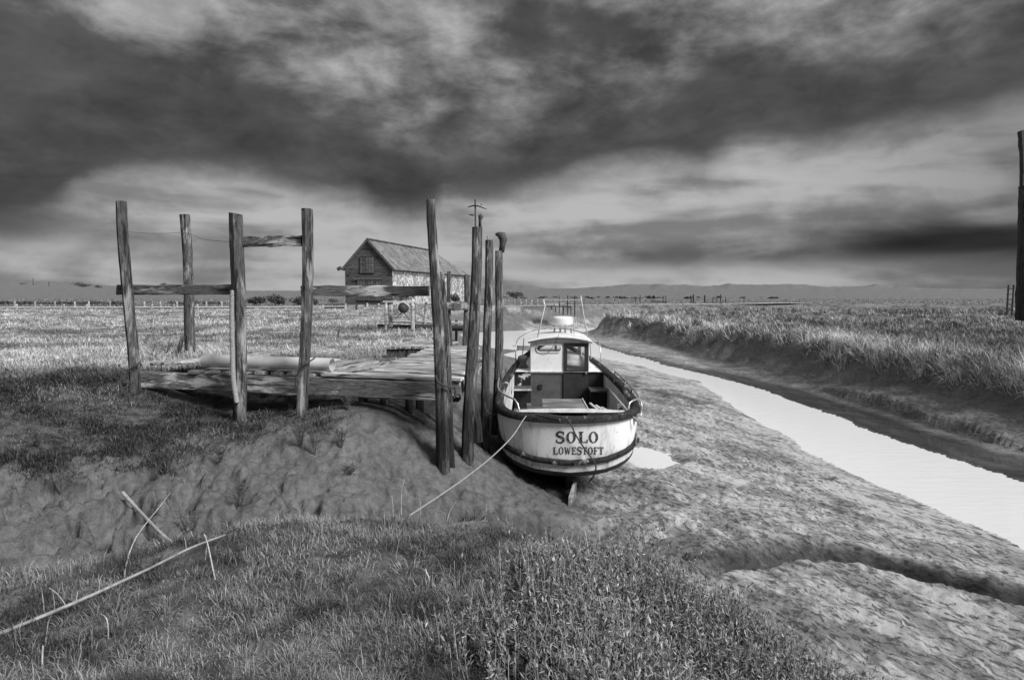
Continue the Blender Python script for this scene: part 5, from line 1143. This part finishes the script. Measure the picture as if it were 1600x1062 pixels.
# 6 sea purslane on the right of the mound
def purslane(n_st, name, label):
    x, y = sample_view(n_st*5, 2.3, 5.0, 1.6, pxr=(620, 1420)); px = 800+F_PX*x/y; d = mound_d(x, y)
    dens = sstep(px+150*(fbm(x*2, y*2, 131, 3)-.5)*2, 690, 960)*sstep(4.5-.25*np.abs(x-.7)-y, 0, .45)*np.where(d < .22, 1, 0)
    dens = dens*np.where((px < 830) & (y > 3.25), .12, 1)
    k = RNG.uniform(size=len(x)) < dens; x, y = x[k][:n_st], y[k][:n_st]; z = height(x, y); m = len(x)
    hgt = RNG.uniform(.05, .24, m)*RNG.choice([1, 1, 1, 1.35], m)*(.6+.8*fbm(x*2.5, y*2.5, 133, 2)); la = RNG.uniform(0, 6.28, m); le = RNG.uniform(0, .55, m)
    V, T, tn = [], [], []; nl = 22; t = (np.arange(nl)+RNG.uniform(0, 1, (m, nl)))/nl; t = .12+.88*t
    sx_ = x[:, None]+np.cos(la)[:, None]*np.tan(le)[:, None]*hgt[:, None]*t; sy_ = y[:, None]+np.sin(la)[:, None]*np.tan(le)[:, None]*hgt[:, None]*t; sz_ = z[:, None]+hgt[:, None]*t
    P0 = np.stack([sx_, sy_, sz_], -1).reshape(-1, 3); q = len(P0)
    aa = RNG.uniform(0, 6.28, q); ee = RNG.uniform(.1, 1.2, q); LL = RNG.uniform(.012, .038, q); ww = LL*RNG.uniform(.09, .18, q)
    dr_ = np.c_[np.cos(aa)*np.cos(ee), np.sin(aa)*np.cos(ee), np.sin(ee)]; sd_ = np.c_[-np.sin(aa), np.cos(aa), RNG.normal(size=q)*.3]; up_ = np.cross(dr_, sd_)
    mid = P0+dr_*LL[:, None]*.55-up_*ww[:, None]*.35
    Vv = np.stack([P0, mid+sd_*ww[:, None], P0+dr_*LL[:, None], mid-sd_*ww[:, None]], 1).reshape(-1, 3)
    Tt = np.arange(4*q).reshape(-1, 4)
    tl = np.clip(RNG.beta(1.3, 2.4, q)*(.15+1.15*t.reshape(-1)**1.3), 0, 1)  # leaves darken downward: shade of the gaps between them put into tone
    o = raw_mesh(name, Vv, Tt, M['purslane'], {'tone': np.repeat(tl, 4)}, False); tag(o, label, None, None, 'stuff')
    # stems
    top = np.c_[sx_[:, -1], sy_[:, -1], sz_[:, -1]]; bot_ = np.c_[x, y, z-.02]; r_ = .0022
    off3 = np.array([[r_, 0, 0], [-r_*.5, r_*.87, 0], [-r_*.5, -r_*.87, 0]])
    V2 = np.concatenate([bot_[:, None]+off3, top[:, None]+off3*.5], 1).reshape(-1, 3); b0 = np.arange(m)[:, None]*6
    T2 = np.concatenate([b0+[0, 1, 4, 3], b0+[1, 2, 5, 4], b0+[2, 0, 3, 5]], 0)
    tag(raw_mesh(name+'_stems', V2, T2, M['purslane'], {'tone': np.repeat(np.clip(RNG.beta(1.6, 2, m)*1.1, 0, 1), 6)}, False), 'thin stems of the leafy salt marsh plants', None, None, 'stuff')
purslane(9000, 'purslane_foliage', 'bushy small leaved salt marsh plants at the right of the near mound')

# ------------------------------------------------------------------ single plants, sticks and poles
def on_ground(px, py, dz_=0.0, y0=2.0, y1=16.0):
    """first hit of the view ray with the terrain"""
    r_ = ray(px, py); ts = np.linspace(y0, y1, 1400)/r_[1]; X = r_[0]*ts; Yy = r_[1]*ts; Zz = EYE+r_[2]*ts
    hh = height(X, Yy); k = np.argmax(Zz < hh); return np.array([X[k], Yy[k], hh[k]+dz_])
def stick(name, label, keys, r0, r1, mt, cat, group=None, n=14):
    pts = rope_pts(keys, n); o = MB().tube(pts, np.linspace(r0, r1, n), 6).build(name, M[mt], None, True); return tag(o, label, cat, group)
g0 = on_ground(0, 1000, .03); g1 = on_ground(120, 955, .05); g2 = on_ground(230, 905, .06); g3 = on_ground(300, 872, .07); g4 = on_ground(352, 850, .06)
stick('bamboo_pole', 'long thin pole lying along the edge of the near mound', [g0, g1, g2, g3, g4], .011, .007, 'pole', 'pole', None, 40)
a_ = on_ground(192, 782, .10, 5.3); c_ = on_ground(275, 868, .10, 5.3)
stick('rope', 'frayed thick rope end lying down the mud of the hollow', [a_, on_ground(215, 812, .12, 5.3), on_ground(245, 843, .12, 5.3), c_], .022, .018, 'rope', 'rope', None, 60)
GS = 'dead stems standing in the grass'
def stem(label, px, py, dpts, Yoff=0.0, r0=.004, mt='twig'):
    b0 = on_ground(px, py); Y = b0[1]; keys = [b0-np.array([0, 0, .03])]+[P(px+a, py+c, Y+dd_) for a, c, dd_ in dpts]
    stick('dead_stem', label, keys, r0, r0*.45, mt, 'stem', GS)
stem('forked pale stem rising left of the pole, its left prong', 109, 957, [(-8, -14, 0), (-20, -30, -.02), (-32, -39, -.05)])
stem('forked pale stem rising left of the pole, its right prong', 110, 957, [(7, -15, 0), (10, -24, .02), (11, -33, .03)])
stem('short upright pale stem behind the pole in the hollow', 154, 926, [(1, -12, 0), (3, -24, 0), (6, -28, 0)])
stem('pale stem arching over below the pole', 168, 998, [(1, -15, 0), (-1, -30, 0), (-5, -36, .02), (-12, -40, .05)])
stem('upright pale stem near the lower left corner of the view', 66, 1052, [(0, -20, 0), (1, -44, 0)], r0=.006)
stem('tall bent pale stem crossing the end of the pole', 337, 906, [(-6, -25, 0), (-10, -45, 0), (-14, -62, .03), (-18, -72, .03)], r0=.006)
stem('pale upright stem on the mound crest, leftmost of the crest pair', 614, 806, [(0, -15, 0), (-2, -32, 0)], r0=.005)
stem('taller forked pale stem on the mound crest beside the mooring rope', 627, 804, [(0, -25, 0), (1, -40, 0), (5, -56, 0)], r0=.005)
stem('short pale stem where the mooring rope meets the mound', 657, 804, [(0, -12, 0), (-1, -25, 0)])
stem('leaning pale forked stem right of the mooring rope', 698, 815, [(4, -14, 0), (8, -22, 0), (15, -33, 0)], r0=.006)
stem('pale twig lying aslant on the middle of the mound', 493, 907, [(10, -12, .1), (20, -22, .2), (34, -40, .4)])
stem('curled pale scrap of weed standing on the mound', 661, 914, [(6, -6, 0), (9, -12, 0), (5, -20, 0), (4, -26, 0)], r0=.009)
stem('thin pale stem in the middle of the mound grass', 609, 962, [(0, -20, 0), (1, -36, 0)], r0=.003)
stem('broken straw lying over the leafy plants', 920, 960, [(4, -2, 0), (30, 2, .0), (78, 0, .05)], r0=.004)
stem('thin pale stem bowed over the hollow', 192, 908, [(6, -30, .3), (14, -55, .5), (28, -80, .8), (60, -120, 1.4), (75, -140, 1.8)], r0=.005)
# scrubby weeds on the mud face and field edge
def weed(label, px, py, hpx, wpx, seed, nb=9, mt='twigdark', group='scrubby weeds on the mud bank', y1=16.0):
    rg = np.random.default_rng(seed); b0 = on_ground(px, py, 0, 5.2, y1); s_ = b0[1]/F_PX; b = MB()
    for i in range(nb):
        a = rg.uniform(0, 6.28); l = hpx*s_*rg.uniform(.5, 1.0); sp = wpx*s_*rg.uniform(.1, .6)
        m = b0+np.array([math.cos(a)*sp*.5, math.sin(a)*sp*.5, l*.55]); t_ = b0+np.array([math.cos(a)*sp, math.sin(a)*sp, l])
        b.tube([b0-np.array([0, 0, .03]), m, t_], [.006, .004, .002], 5)
        for k in range(7):
            u = rg.uniform(.25, 1); q = b0+(t_-b0)*u; b.tube([q, q+np.array([rg.normal()*.07, rg.normal()*.07, rg.uniform(.02, .09)])], [.004, .0015], 4)
    tag(b.build('weed', M[mt]), label, 'weed', group)
for i, (px, py, hh, ww, lab) in enumerate([(95, 770, 52, 60, 'bushy dark weed on the far left of the mud face'), (375, 792, 48, 34, 'dark weed clump in the middle of the mud face'), (345, 720, 40, 30, 'dark weed at the grass edge above the middle weed clump'), (470, 700, 62, 40, 'tall dark weed below the second tall rail post'), (492, 712, 70, 26, 'tall thin weed right of the weed below the rail post'),
        (534, 700, 48, 18, 'lone spindly weed on the bare mud under the jetty'), (545, 742, 16, 34, 'low dark tussock on the bare mud below the jetty'), (545, 640, 34, 30, 'weed growing against the jetty beam'), (455, 640, 40, 28, 'weed at the foot of the second tall rail post'), (200, 626, 44, 40, 'tangled weed at the foot of the end rail post'),
        (295, 845, 60, 44, 'dark weed hanging over the hollow by the pole'), (60, 700, 30, 30, 'dark weed in the matted grass at the far left')]):
    weed(lab, px, py, hh, ww, 700+i)
for i, (px, py, hh, ww, lab) in enumerate([(240, 548, 22, 30, 'dry leafless weed behind the end rail post'), (260, 552, 26, 34, 'dry leafless weed left of the broken stump'), (228, 540, 18, 18, 'small dry weed behind the left rail')]):
    weed(lab, px, py, hh, ww, 760+i, 8, 'twigdark', 'dry weeds at the field edge', 22)
